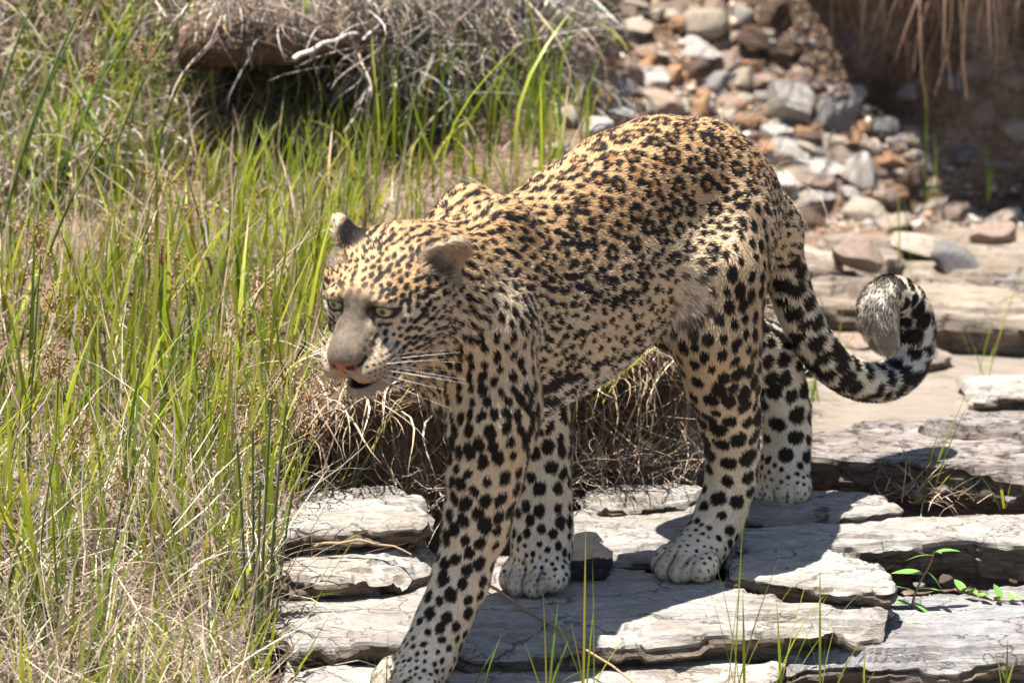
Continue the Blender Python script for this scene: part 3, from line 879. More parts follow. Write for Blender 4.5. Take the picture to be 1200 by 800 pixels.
# ------------------------------------------------------------------ surface nets
def surface_nets():
    f = FIELD
    s = f < 0
    n = np.array(f.shape) - 1
    cnt = np.zeros(n, np.uint8)
    for dx in (0, 1):
        for dy in (0, 1):
            for dz in (0, 1):
                cnt += s[dx:n[0] + dx, dy:n[1] + dy, dz:n[2] + dz]
    act = (cnt > 0) & (cnt < 8)
    idx = np.argwhere(act)
    ids = np.full(n, -1, np.int32)
    ids[act] = np.arange(len(idx))
    acc = np.zeros((len(idx), 3)); num = np.zeros(len(idx))
    corners = [np.array(c) for c in np.ndindex(2, 2, 2)]
    val = {tuple(c): f[idx[:, 0] + c[0], idx[:, 1] + c[1], idx[:, 2] + c[2]] for c in corners}
    for c in corners:
        for ax in range(3):
            if c[ax] == 0:
                c2 = c.copy(); c2[ax] = 1
                va, vb = val[tuple(c)], val[tuple(c2)]
                m = (va < 0) != (vb < 0)
                t = np.where(m, va / np.where(m, va - vb, 1), 0)
                p_ = np.repeat(c[None].astype(float), len(idx), 0)
                p_[:, ax] += t
                acc += p_ * m[:, None]; num += m
    V = GLO + GH * (idx + acc / num[:, None])
    quads = []
    for ax in range(3):
        a1, a2 = (ax + 1) % 3, (ax + 2) % 3
        lo = [slice(1, n[0]), slice(1, n[1]), slice(1, n[2])]
        lo[ax] = slice(0, n[ax])
        hi = list(lo); hi[ax] = slice(1, n[ax] + 1)
        sa, sb = s[tuple(lo)], s[tuple(hi)]
        e = np.argwhere(sa != sb)
        off = np.array([l.start for l in lo])
        flip = sa[tuple(e.T)]
        e = e + off

        def vid(d1, d2):
            q = e.copy(); q[:, a1] -= d1; q[:, a2] -= d2
            return ids[tuple(q.T)]
        q = np.stack([vid(1, 1), vid(0, 1), vid(0, 0), vid(1, 0)], 1)
        q[~flip] = q[~flip][:, ::-1]
        quads.append(q)
    return V, np.concatenate(quads)


BV, BQ = surface_nets()
del FIELD
# keep the largest connected piece only, then relax slightly
_ed = np.concatenate([BQ[:, [0, 1]], BQ[:, [1, 2]], BQ[:, [2, 3]], BQ[:, [3, 0]]])
_lab = np.arange(len(BV))
for _ in range(60):
    _m = np.minimum(_lab[_ed[:, 0]], _lab[_ed[:, 1]])
    _old = _lab.copy()
    np.minimum.at(_lab, _old[_ed[:, 0]], _m); np.minimum.at(_lab, _old[_ed[:, 1]], _m)
    np.minimum.at(_lab, _ed[:, 0], _m); np.minimum.at(_lab, _ed[:, 1], _m)
    _lab = _lab[_lab]; _lab = _lab[_lab]
    if (_old == _lab).all():
        break
_main = np.bincount(_lab).argmax()
_keep = _lab == _main
_new = np.cumsum(_keep) - 1
BQ = _new[BQ[_keep[BQ].all(1)]]
BV = BV[_keep]


def relax(V, Q, it=2, lam=0.5):
    e = np.concatenate([Q[:, [0, 1]], Q[:, [1, 2]], Q[:, [2, 3]], Q[:, [3, 0]]])
    deg = np.bincount(e[:, 0], minlength=len(V)) + np.bincount(e[:, 1], minlength=len(V))
    for _ in range(it):
        S = np.stack([np.bincount(e[:, 0], V[e[:, 1], k], len(V)) + np.bincount(e[:, 1], V[e[:, 0], k], len(V)) for k in range(3)], 1)
        V = V + lam * (S / deg[:, None] - V)
    return V


BV = relax(BV, BQ, 2, 0.5)


def vnormals(V, Q):
    a_ = V[Q[:, 2]] - V[Q[:, 0]]; b_ = V[Q[:, 3]] - V[Q[:, 1]]
    fn = np.cross(a_, b_)
    N = np.stack([sum(np.bincount(Q[:, j], fn[:, k], len(V)) for j in range(4)) for k in range(3)], 1)
    return N / np.maximum(np.linalg.norm(N, axis=1, keepdims=True), 1e-12), np.linalg.norm(fn, axis=1) / 2


BN, BAREA = vnormals(BV, BQ)
if (BN * (BV - np.array([0, 0, 0.45])))[np.abs(BV[:, 2] - 0.45) < 0.05].sum() < 0:
    BQ = BQ[:, ::-1]; BN = -BN

# ------------------------------------------------------------------ coat
def seg_dist(P, a_, b_):
    ba = b_ - a_
    t = np.clip(((P - a_) @ ba) / max(ba @ ba, 1e-9), 0, 1)
    return np.linalg.norm(P - a_ - t[:, None] * ba, axis=1), t


def chain_dist(P, pts):
    """distance to the limb surface and the position along it (0 top, 1 end)"""
    n = len(pts) - 1
    best = np.full(len(P), 9.0); par = np.zeros(len(P)); flow = np.zeros((len(P), 3))
    for i in range(n):
        d, t = seg_dist(P, pts[i][0], pts[i + 1][0])
        d = d - (pts[i][1] + (pts[i + 1][1] - pts[i][1]) * t)
        m = d < best
        best[m] = d[m]; par[m] = (i + t[m]) / n
        v = pts[i + 1][0] - pts[i][0]
        flow[m] = v / np.linalg.norm(v)
    return best, par, flow


SPINE = [((-0.30, 0, 0.47), 0.11), ((-0.10, 0, 0.47), 0.12), ((0.08, 0, 0.43), 0.13), ((0.26, 0, 0.43), 0.12)]
SPINE = [(np.array(a_), r_) for a_, r_ in SPINE]
NECK = [(np.array((0.27, 0, 0.45)), 0.10), (hp(-0.10, 0, -0.03), 0.08)]
HEADC = [(hp(-0.075, 0, -0.02), 0.075), (hp(0.05, 0, -0.05), 0.05)]
NAMES = ['torso', 'neck', 'head', 'lf', 'rf', 'lh', 'rh', 'tail']


def limb_ext(ch, pw):
    return ch + [(pw[0] + np.array(pw[1]) * 0.03, 0.03)]


CHAINS = [SPINE[::-1], NECK[::-1], HEADC[::-1], limb_ext(LF, PAWS[0]), limb_ext(RF, PAWS[1]), limb_ext(LH, PAWS[2]), limb_ext(RH, PAWS[3]), TAIL]


def regions(P):
    D_, T_, F_ = [], [], []
    for c in CHAINS:
        d, t, f = chain_dist(P, c)
        D_.append(d); T_.append(t); F_.append(f)
    D_ = np.stack(D_, 1); T_ = np.stack(T_, 1)
    W_ = np.exp(-(D_ - D_.min(1, keepdims=True)) / 0.009)
    W_ /= W_.sum(1, keepdims=True)
    F_ = sum(W_[:, i:i + 1] * F_[i] for i in range(len(CHAINS)))
    return W_, T_, F_


def head_xyz(P):
    return (P - HO) @ HM.T


C_TAWNY = np.array((0.48, 0.295, 0.145)); C_FLANK = np.array((0.64, 0.49, 0.315)); C_CREAM = np.array((0.69, 0.57, 0.40))
C_WHITE = np.array((0.74, 0.67, 0.55)); C_BLACK = np.array((0.014, 0.011, 0.010)); C_ROS = np.array((0.36, 0.175, 0.062))
C_GREY = np.array((0.25, 0.19, 0.13)); C_NOSE = np.array((0.30, 0.125, 0.085))


def zmid(u):
    return np.interp(u, [-0.35, -0.1, 0.08, 0.26], [0.46, 0.475, 0.43, 0.42])


def spot_params(P, N, W_, T_):
    """spacing, radius, rosette ring radius (0 = solid), stretch along flow"""
    n = len(P)
    lab = W_.argmax(1)
    hz = P[:, 2] - zmid(P[:, 0])
    sp = np.full(n, 0.03); r = np.full(n, 0.007); ring = np.zeros(n); st = np.full(n, 1.2)
    # torso
    m = lab == 0
    back = sstep(-0.03, 0.06, hz) * sstep(0.17, 0.04, P[:, 0])
    sp[m] = (0.0185 + 0.0115 * back)[m]
    r[m] = (0.0051 - 0.0001 * back)[m]
    ring[m] = np.where(back > 0.12, 0.0050 + 0.0040 * back, 0)[m]
    sh = m & (P[:, 0] > 0.14)
    sp[sh] = 0.0160; r[sh] = 0.0046; ring[sh] = 0; st[sh] = 1.7
    bl = m & (hz < -0.075)
    sp[bl] = 0.023; r[bl] = 0.0074; ring[bl] = 0
    # neck
    m = lab == 1
    sp[m] = 0.0168; r[m] = 0.0047; st[m] = 1.6
    # head
    m = lab == 2
    sp[m] = 0.0102; r[m] = 0.0035; st[m] = 1.45
    h = head_xyz(P)
    hm = m & (h[:, 0] < -0.055)
    sp[hm] = 0.0128; r[hm] = 0.0043
    # legs
    for k, hind in ((3, 0), (4, 0), (5, 1), (6, 1)):
        m = lab == k
        t = T_[:, k]
        if hind:
            sp[m] = np.interp(t, [0, 0.22, 0.4, 0.55, 0.75, 0.87, 0.93, 1], [0.0225, 0.0215, 0.026, 0.0300, 0.0270, 0.019, 0.011, 0.010])[m]
            r[m] = np.interp(t, [0, 0.22, 0.4, 0.55, 0.75, 0.87, 0.93, 1], [0.0062, 0.0074, 0.0108, 0.0128, 0.0110, 0.0074, 0.0030, 0.0023])[m]
            st[m] = np.interp(t, [0.3, 0.6], [1.25, 0.8])[m]
        else:
            sp[m] = np.interp(t, [0, 0.25, 0.5, 0.7, 0.88, 0.95, 1], [0.0165, 0.020, 0.0225, 0.0205, 0.015, 0.010, 0.009])[m]
            r[m] = np.interp(t, [0, 0.25, 0.5, 0.7, 0.88, 0.95, 1], [0.0050, 0.0072, 0.0080, 0.0070, 0.0042, 0.0025, 0.0020])[m]
            st[m] = np.interp(t, [0.2, 0.5], [1.45, 1.15])[m]
    m = lab == 7
    t = T_[:, 7]
    sp[m] = np.interp(t, [0, 0.15, 0.4, 0.8, 1], [0.022, 0.028, 0.031, 0.026, 0.03])[m]
    r[m] = np.interp(t, [0, 0.15, 0.4, 0.8, 1], [0.007, 0.0105, 0.0122, 0.0118, 0.013])[m]
    st[m] = 0.85
    kx = np.array([0.80, 0.84, 0.84, 0.84, 0.84, 0.86, 0.86, 0.80])[lab]
    ks = np.array([1.03, 1.08, 1.05, 1.06, 1.06, 1.05, 1.05, 1.12])[lab]
    kx = np.where((lab == 0) & (ring > 0), 0.97, kx)
    ks = np.where((lab == 0) & (ring > 0), 1.08, ks)
    return sp * kx, r * ks, ring, st


def tangent_frame(N, Fl):
    t = Fl - N * (Fl * N).sum(-1, keepdims=True)
    t /= np.maximum(np.linalg.norm(t, axis=-1, keepdims=True), 1e-6)
    return t, np.cross(N, t)


def make_blobs():
    n = len(BV)
    order = RNG.permutation(n)[:110000]
    P, N = BV[order], BN[order]
    W_, T_, Fl = regions(P)
    sp, r, ring, st = spot_params(P, N, W_, T_)
    sp = sp * (0.94 + 0.12 * RNG.random(len(P)))
    cell = 0.036
    grid = {}
    keep = []
    keys = np.floor(P / cell).astype(int)
    for i in range(len(P)):
        kx, ky, kz = keys[i]
        ok = True
        p, s_ = P[i], sp[i]
        for dx in (-1, 0, 1):
            for dy in (-1, 0, 1):
                for dz in (-1, 0, 1):
                    for j in grid.get((kx + dx, ky + dy, kz + dz), ()):
                        q = P[j]
                        dd = (p[0] - q[0]) ** 2 + (p[1] - q[1]) ** 2 + (p[2] - q[2]) ** 2
                        lim = 0.5 * (s_ + sp[j])
                        if dd < lim * lim:
                            ok = False
                            break
                    if not ok: break
                if not ok: break
            if not ok: break
        if ok:
            grid.setdefault((kx, ky, kz), []).append(i)
            keep.append(i)
    keep = np.array(keep)
    t_, b_ = tangent_frame(N[keep], Fl[keep])
    pos, rad, dirs, asp = [], [], [], []
    rc, rr = [], []
    for j, i in enumerate(keep):
        R0 = ring[i]
        if R0 > 0:
            k = (5 if RNG.random() < 0.6 else 4) if R0 > 0.008 else 3; ph = RNG.random() * 6.28
            R_ = ring[i] * (0.85 + 0.3 * RNG.random())
            for q in range(k):
                an = ph + 6.283 * q / k + RNG.normal() * 0.16
                rd = R_ * (0.9 + 0.25 * RNG.random())
                off = t_[j] * math.cos(an) * rd * 1.15 + b_[j] * math.sin(an) * rd
                pos.append(P[i] + off)
                tg = -t_[j] * math.sin(an) + b_[j] * math.cos(an)
                dirs.append(tg)
                rad.append(r[i] * (0.78 + 0.3 * RNG.random())); asp.append(1.2 + 0.4 * RNG.random())
            rc.append(P[i]); rr.append(R_)
        else:
            pos.append(P[i]); dirs.append(t_[j] * math.cos(0.0) + b_[j] * RNG.normal() * 0.35)
            rad.append(r[i] * (0.72 + 0.5 * RNG.random())); asp.append(st[i] * (0.85 + 0.35 * RNG.random()))
    # small solid flecks in the gaps the rosettes leave
    t2 = KDTree(len(pos))
    for i, p_ in enumerate(pos):
        t2.insert(p_, i)
    t2.balance()
    lab = W_.argmax(1)
    gl = {}
    for i in np.where((lab == 0) & (ring > 0))[0]:
        p_ = P[i]
        need = 0.0122
        if t2.find(p_)[2] < need:
            continue
        key = tuple((p_ / 0.013).astype(int))
        if any((key[0] + a, key[1] + b, key[2] + c) in gl and np.linalg.norm(gl[(key[0] + a, key[1] + b, key[2] + c)] - p_) < need * 1.25 for a in (-1, 0, 1) for b in (-1, 0, 1) for c in (-1, 0, 1)):
            continue
        gl[key] = p_
        tt, bb = tangent_frame(N[i:i + 1], Fl[i:i + 1])
        pos.append(p_); dirs.append(tt[0] + bb[0] * RNG.normal() * 0.3); rad.append(min(0.0048, r[i]) * (0.75 + 0.35 * RNG.random())); asp.append(1.3)
    dirs = np.array(dirs); dirs /= np.linalg.norm(dirs, axis=1, keepdims=True)
    return np.array(pos), np.array(rad), dirs, np.array(asp), np.array(rc), np.array(rr)


BP, BR, BD, BA, RC, RR = make_blobs()
kd = KDTree(len(BP))
for i, p_ in enumerate(BP):
    kd.insert(p_, i)
kd.balance()
kr = KDTree(len(RC))
for i, p_ in enumerate(RC):
    kr.insert(p_, i)
kr.balance()


def blob_idx(P):
    return np.array([[h[1] for h in kd.find_n(p_, 5)] for p_ in P.astype(np.float32).tolist()])


def blob_mask(P, idx):
    nz = vnoise(P, 330, 3) * 0.5 + vnoise(P, 150, 5) * 0.5
    best = np.full(len(P), 9.0)
    for k in range(5):
        j = idx[:, k]
        d = P - BP[j]
        al = (d * BD[j]).sum(1)
        pe2 = np.maximum((d * d).sum(1) - al * al, 0)
        e = np.sqrt((al / (BA[j])) ** 2 + pe2) / BR[j]
        best = np.minimum(best, e)
    return sstep(1.22, 0.88, best * (1 + 0.32 * nz))


def paint(P, N, idx, ri):
    W_, T_, Fl = regions(P)
    n = len(P)
    hz = P[:, 2] - zmid(P[:, 0])
    dors = sstep(-0.02, 0.125, hz)[:, None]
    bel = sstep(-0.055, -0.125, hz)[:, None]
    nz = vnoise(P, 28, 11)[:, None] * 0.5 + vnoise(P, 70, 12)[:, None] * 0.25
    dors = np.clip(dors + nz * 0.25 * dors, 0, 1)
    torso = C_FLANK * (1 - dors) + C_TAWNY * dors
    torso = torso * (1 - bel) + C_WHITE * bel
    lens = np.full(n, 0.0105) + 0.010 * bel[:, 0]
    cols = [torso]
    # neck
    nd_ = sstep(-0.02, 0.09, P[:, 2] - 0.46)[:, None]
    cols.append(C_CREAM * (1 - nd_) + C_TAWNY * nd_)
    # head base
    h = head_xyz(P)
    hd = sstep(-0.025, 0.025, h[:, 2])[:, None]
    cols.append((C_CREAM * 0.78 + C_WHITE * 0.06) * (1 - hd) + (C_TAWNY * 0.92) * hd)
    for k in (3, 4, 5, 6):
        t = T_[:, k:k + 1]
        up = C_FLANK * 0.8 + C_TAWNY * 0.2 if k in (5, 6) else C_CREAM * 0.6 + C_FLANK * 0.4
        lo = C_CREAM * 0.55 + C_WHITE * 0.45
        s_ = sstep(0.15, 0.6, t)
        c = up * (1 - s_) + lo * s_
        inner = (np.sign(P[:, 1]) * N[:, 1] < -0.35)[:, None] * 0.6
        cols.append(c * (1 - inner) + C_WHITE * inner)
    tt = T_[:, 7:8]
    cols.append(C_FLANK * (1 - sstep(0.03, 0.3, tt)) + (C_WHITE * 0.75 + C_CREAM * 0.25) * sstep(0.03, 0.3, tt))
    rgb = sum(W_[:, i:i + 1] * cols[i] for i in range(8))
    # lengths by region
    LN = [lens, np.full(n, 0.0115), np.full(n, 0.0065)] + [np.interp(T_[:, k], [0, 0.4, 0.8, 1], [0.010, 0.0085, 0.0065, 0.005]) for k in (3, 4, 5, 6)] + [np.interp(T_[:, 7], [0, 0.2, 0.75, 1], [0.012, 0.013, 0.013, 0.020])]
    length = sum(W_[:, i] * LN[i] for i in range(8))
    # white flank tuft in front of the thigh
    ft = np.exp(-(((P - loc(790, 345, 0.075)) / np.array((0.020, 0.05, 0.034))) ** 2).sum(1))
    length = length * 0.74 + 0.013 * ft
    rgb = rgb * (1 - 0.75 * ft[:, None]) + C_WHITE * 0.75 * ft[:, None]
    # rosette centres
    if len(RC):
        rd = np.linalg.norm(P - RC[ri], axis=1)
        cen = sstep(1.25, 0.85, rd / RR[ri])[:, None] * (0.65 + 0.35 * dors)
        rgb = rgb * (1 - 0.85 * cen) + (C_ROS * dors + C_FLANK * 0.78 * (1 - dors)) * 0.85 * cen
    mask = blob_mask(P, idx)
    mask = mask * (1 - 0.8 * ft)
    mask = mask * (1 - 0.35 * W_[:, 7] * sstep(0.80, 0.88, T_[:, 7]))
    # ---- face
    hx, hy, hz_ = h[:, 0], np.abs(h[:, 1]), h[:, 2]
    face = (W_[:, 2] + W_[:, 1] > 0.3) & (hx > -0.13)
    bridge = face * sstep(0.034, 0.014, hy + 0.004 * vnoise(P, 160, 53)) * sstep(0.000, 0.030, hx + 0.006 * vnoise(P, 140, 54)) * sstep(-0.062, -0.044, hz_)
    mz = face * sstep(0.02, 0.045, hx) * sstep(-0.030, -0.045, hz_)
    mask = mask * (1 - bridge * (0.62 + 0.38 * sstep(0.02, 0.05, hx))) * (1 - mz)
    bc = (np.array((0.085, 0.064, 0.045)) * (1 + 0.40 * vnoise(P, 300, 51) + 0.3 * vnoise(P, 110, 52))[:, None]) + 0.045 * sstep(0.035, 0.07, hx)[:, None] * np.array((1, 0.85, 0.68))  # grey-brown bridge fur, darkened further with shade put into the colour
    rgb = rgb * (1 - bridge[:, None]) + bc * bridge[:, None]
    mzc = np.array((0.37, 0.285, 0.19))
    rgb = rgb * (1 - mz[:, None] * 0.9) + mzc * mz[:, None] * 0.9
    # side of the bridge
    sb = face * sstep(0.014, 0.020, hy) * sstep(0.036, 0.028, hy) * sstep(0.02, 0.03, hx) * sstep(-0.052, -0.040, hz_) * sstep(-0.008, -0.018, hz_)
    rgb = rgb * (1 - 0.6 * sb[:, None]) + C_GREY * 0.85 * 0.6 * sb[:, None]
    # whisker rows
    row = (hz_ + 0.050 - 0.16 * (hx - 0.06)) / 0.0072
    dots = 0.5 + 0.5 * np.sin(hx * 900 + np.floor(row) * 1.9)
    rows = mz * sstep(0.05, 0.40, np.sin(row * 6.283)) * sstep(0.013, 0.019, hy) * sstep(-0.078, -0.074, hz_) * sstep(0.086, 0.080, hx) * np.clip(sstep(0.062, 0.04, hx) + sstep(0.35, 0.6, dots), 0, 1)
    mask = np.maximum(mask, rows)
    bare = np.zeros(n)
    for c_, s in EYES:
        gaze = HX * 0.95 + HY * 0.30 * s
        A_ = axes_from(gaze, HZ + HY * 0.22 * s)
        q = (P - c_) @ A_.T
        e = np.sqrt((q[:, 1] / 0.0142) ** 2 + ((q[:, 2] + 0.0006) / 0.0066) ** 2)
        near = (q[:, 0] > 0.0) & (np.linalg.norm(q, axis=1) < 0.034) & face
        wp = near * sstep(1.35, 1.6, e) * sstep(2.7, 2.1, e) * (1 - bridge) * sstep(0.020, 0.030, hy)
        rgb = rgb * (1 - 0.5 * wp[:, None]) + C_WHITE * 0.9 * 0.5 * wp[:, None]
        mask = mask * (1 - 0.6 * wp)
        mask = np.maximum(mask, near * sstep(1.72, 1.48, e + 0.22 * sstep(0.0, 0.006, -q[:, 2])))
        bare = np.maximum(bare, near * sstep(1.55, 1.35, e))
        d1, _ = seg_dist(h, np.array((0.022, 0.0215 * s, 0.001)), np.array((0.034, 0.0195 * s, -0.014)))
        d2, _ = seg_dist(h, np.array((0.012, 0.047 * s, 0.008)), np.array((-0.004, 0.056 * s, 0.010)))
        d3, _ = seg_dist(h, np.array((0.020, 0.034 * s, 0.019)), np.array((0.004, 0.030 * s, 0.033)))
        mask = np.maximum(mask, sstep(0.0060, 0.0035, d1))
        mask = np.maximum(mask, sstep(0.0040, 0.0026, d2))
        mask = np.maximum(mask, sstep(0.0036, 0.0022, d3))
        d4, _ = seg_dist(h, np.array((0.083, 0.021 * s, -0.0405)), np.array((0.070, 0.027 * s, -0.036)))
        mask = np.maximum(mask, sstep(0.0040, 0.0026, d4))
    # nose leather
    nose = face * sstep(0.0845, 0.0875, hx) * sstep(-0.0520, -0.0490, hz_) * sstep(-0.0300, -0.0335, hz_) * sstep(0.0225, 0.0205, hy)
    rgb = rgb * (1 - nose[:, None]) + C_NOSE * nose[:, None]
    dn = np.minimum(np.abs(hy - 0.0135) / 0.010, 9)
    nst = face * sstep(0.0845, 0.088, hx) * sstep(0.0062, 0.0040, np.abs(hz_ + 0.0425 - 0.10 * (hy - 0.01))) * sstep(0.0050, 0.0085, hy) * sstep(0.0235, 0.0205, hy)
    phil = face * sstep(0.0022, 0.0012, hy) * sstep(0.08, 0.084, hx) * sstep(-0.046, -0.049, hz_) * sstep(-0.080, -0.076, hz_)
    mask = np.maximum(mask, np.maximum(nst, phil * 0.9))
    # mouth and lips
    me_ = np.sqrt(((hx - 0.046) / 0.042) ** 2 + (h[:, 1] / 0.026) ** 2 + ((hz_ + 0.0835 - 0.02 * (hx - 0.046)) / 0.0058) ** 2)
    lip = face * sstep(1.95, 1.60, me_)
    h3 = np.stack([hx, hy, hz_], 1)
    for a0, b0, rr_ in (((0.078, 0.010, -0.0805), (0.034, 0.034, -0.0800), 0.0062), ((0.034, 0.036, -0.0800), (-0.008, 0.047, -0.074), 0.0070)):
        corner, _ = seg_dist(h3, np.array(a0), np.array(b0))
        lip = np.maximum(lip, face * sstep(rr_, rr_ * 0.68, corner))
    mask = np.maximum(mask * (1 - 0), lip)
    bare = np.maximum(bare, np.maximum(np.maximum(nose, nst), lip))
    # ears
    earw = np.zeros(n)
    for (b_, up_, fc_), s_ in ((EAR_L, 0.93), (EAR_R, 0.84)):
        up_ = up_ / np.linalg.norm(up_); fc_ = fc_ - up_ * (fc_ @ up_); fc_ = fc_ / np.linalg.norm(fc_)
        q = (P - b_)
        hgt = q @ up_; dep = q @ fc_; sd = q @ np.cross(up_, fc_)
        on = (hgt > 0.004) & (hgt < 0.085) & (np.abs(sd) < 0.045) & (dep > -0.03) & (dep < 0.03)
        inn = on * sstep(0.0, 0.35, N @ fc_)
        bk = on * sstep(-0.05, -0.35, N @ fc_) * sstep(0.010, 0.022, hgt)
        ic = np.array((0.50, 0.40, 0.29)) * (0.30 + 0.70 * sstep(0.016, 0.050, hgt + 0.4 * np.abs(sd)))[:, None]
        rgb = rgb * (1 - inn[:, None]) + ic * inn[:, None]
        mask = mask * (1 - inn * 0.95)
        tipw = sstep(0.046, 0.054, hgt) * sstep(0.026, 0.018, np.abs(sd))
        mask = np.maximum(mask * (1 - bk), bk * (1 - tipw) * sstep(0.008, 0.020, hgt))
        rgb = rgb * (1 - (bk * tipw)[:, None]) + C_CREAM * 0.5 * (bk * tipw)[:, None]
        length = np.where(inn > 0.4, 0.010, length)
        length = np.where(bk > 0.4, 0.006, length)
        earw = np.maximum(earw, inn)
    # short face
    fs = face * sstep(-0.04, 0.03, hx)
    length = length * (1 - 0.55 * fs)
    length = length * (1 - 0.15 * bridge)
    chin = face * sstep(0.02, 0.05, hx) * sstep(-0.092, -0.100, hz_)
    rgb = rgb * (1 - chin[:, None]) + C_WHITE * 0.48 * chin[:, None]
    mask = mask * (1 - chin * (1 - lip))
    length = length + 0.005 * chin
    rf = face * sstep(0.0, -0.05, hx) * sstep(-0.03, -0.06, hz_)
    length = length + 0.007 * rf
    # toes: dusky fronts
    for c_, f_, u_, s_ in PAWS:
        f_ = np.array(f_) / np.linalg.norm(f_)
        q = P - c_
        d = np.linalg.norm(q, axis=1)
        sdv = q @ np.cross(np.array(u_) / np.linalg.norm(u_), f_) / s_
        gap = sstep(0.075, 0.05, d) * sstep(0.022, 0.034, q @ f_) * sstep(0.0030, 0.0014, np.minimum(np.minimum(np.abs(sdv), np.abs(sdv - 0.0235)), np.abs(sdv + 0.0235)))  # crease shade painted as dark lines between the toes
        mask = np.maximum(mask, gap * 0.75)
        tz = sstep(0.075, 0.05, d) * sstep(0.030, 0.045, q @ f_) * (1 - gap)
        rgb = rgb * (1 - 0.45 * tz[:, None]) + np.array((0.34, 0.26, 0.18)) * 0.45 * tz[:, None]
        mask = mask * (1 - 0.7 * tz)
    rgb = rgb * (1 + 0.10 * vnoise(P, 45, 21)[:, None])
    # flow of the hair
    Fh = Fl.copy()
    wh = W_[:, 2] * (1 if True else 0)
    back = -HX + 0.0
    Fh = np.where((wh > 0.4)[:, None], -HX * 0.9 - HZ * 0.25 + HY * np.sign(h[:, 1:2]) * 0.35, Fh)
    tw = (W_[:, 0] > 0.4)[:, None]
    Fh = np.where(tw, np.array((-0.9, 0, -0.45)), Fh)
    nw = (W_[:, 1] > 0.4)[:, None]
    Fh = np.where(nw, np.array((-0.7, 0, -0.6)), Fh)
    out = rgb * (1 - mask[:, None]) + C_BLACK * mask[:, None]
    return np.clip(out, 0.004, 0.95), length, bare, Fh


V_IDX = blob_idx(BV)
V_RI = np.array([kr.find(p_)[1] for p_ in BV.astype(np.float32).tolist()])
VC, VL, VB, VF = paint(BV, BN, V_IDX, V_RI)
skin_mat, nt_, b_ = new_mat('leopard_skin', 0.75, 0.25)
wt_ = nd(nt_, 'ShaderNodeAttribute', attribute_name='wet')
mr_ = nd(nt_, 'ShaderNodeMapRange'); mr_.inputs[3].default_value = 0.75; mr_.inputs[4].default_value = 0.30
nt_.links.new(wt_.outputs['Fac'], mr_.inputs[0]); nt_.links.new(mr_.outputs[0], b_.inputs['Roughness'])
at_ = nd(nt_, 'ShaderNodeAttribute', attribute_name='coat')
nt_.links.new(at_.outputs['Color'], b_.inputs['Base Color'])
leo = empty('leopard')
leo.matrix_world = BODY_MAT
tag(leo, 'spotted leopard walking down over flat rocks with its tail curled', 'leopard')
body_me = mesh_np('leopard_body', BV, BQ)
color_attr(body_me, 'coat', VC)
color_attr(body_me, 'wet', np.repeat(VB[:, None], 3, 1))
body = add('body', body_me, skin_mat, leo)

# ---- fur: short tapered strands over the whole coat
N_HAIR = 420000
den = np.interp(VL[BQ].mean(1), [0.003, 0.006, 0.011, 0.02], [2.6, 1.9, 1.0, 1.0]) * (1 - VB[BQ].mean(1))
cum = np.cumsum(BAREA * den)
fi = np.searchsorted(cum, RNG.random(N_HAIR) * cum[-1])
fi = np.clip(fi, 0, len(BQ) - 1)
s1, s2 = RNG.random(N_HAIR)[:, None], RNG.random(N_HAIR)[:, None]
q_ = BQ[fi]


def bil(A_):
    return A_[q_[:, 0]] * (1 - s1) * (1 - s2) + A_[q_[:, 1]] * s1 * (1 - s2) + A_[q_[:, 2]] * s1 * s2 + A_[q_[:, 3]] * (1 - s1) * s2


HPt = bil(BV); HN = bil(BN); HN /= np.linalg.norm(HN, axis=1, keepdims=True)
HC, HL, HB, HF = paint(HPt, HN, V_IDX[q_[:, 0]], V_RI[q_[:, 0]])
ht, hb = tangent_frame(HN, HF)
clump = np.stack([vnoise(HPt, 60, 31), vnoise(HPt, 60, 32), vnoise(HPt, 60, 33)], 1)
lay = ht + 0.25 * clump + RNG.normal(size=(N_HAIR, 3)) * 0.16
lay -= HN * (lay * HN).sum(1, keepdims=True)
lay /= np.maximum(np.linalg.norm(lay, axis=1, keepdims=True), 1e-6)
HLn = (HL * (0.7 + 0.6 * RNG.random(N_HAIR)))[:, None]
lift = 0.42 + 0.22 * RNG.random(N_HAIR)[:, None]
mid = HPt + HLn * 0.5 * (lay * 0.80 + HN * lift)
tip = mid + HLn * 0.5 * (lay * 0.95 + HN * lift * 0.25)
wd = np.cross(lay, HN)
wdt = np.interp(HL, [0.003, 0.012, 0.025], [0.00042, 0.00062, 0.00070])[:, None]
root = HPt - HN * 0.001
V5 = np.stack([root - wd * wdt, root + wd * wdt, mid + wd * wdt * 0.8, mid - wd * wdt * 0.8, tip], 1).reshape(-1, 3)
base_i = np.arange(N_HAIR)[:, None] * 5
T3 = np.concatenate([base_i + np.array([0, 1, 2]), base_i + np.array([0, 2, 3]), base_i + np.array([3, 2, 4])])
fur_me = mesh_np('leopard_fur', V5, T3)
tone = (1 + np.where(HL < 0.0055, 0.34, 0.17) * (2 * RNG.random(N_HAIR) - 1))[:, None]
hc = np.clip(HC * tone, 0.004, 0.95)
color_attr(fur_me, 'coat', np.repeat(hc, 5, axis=0))
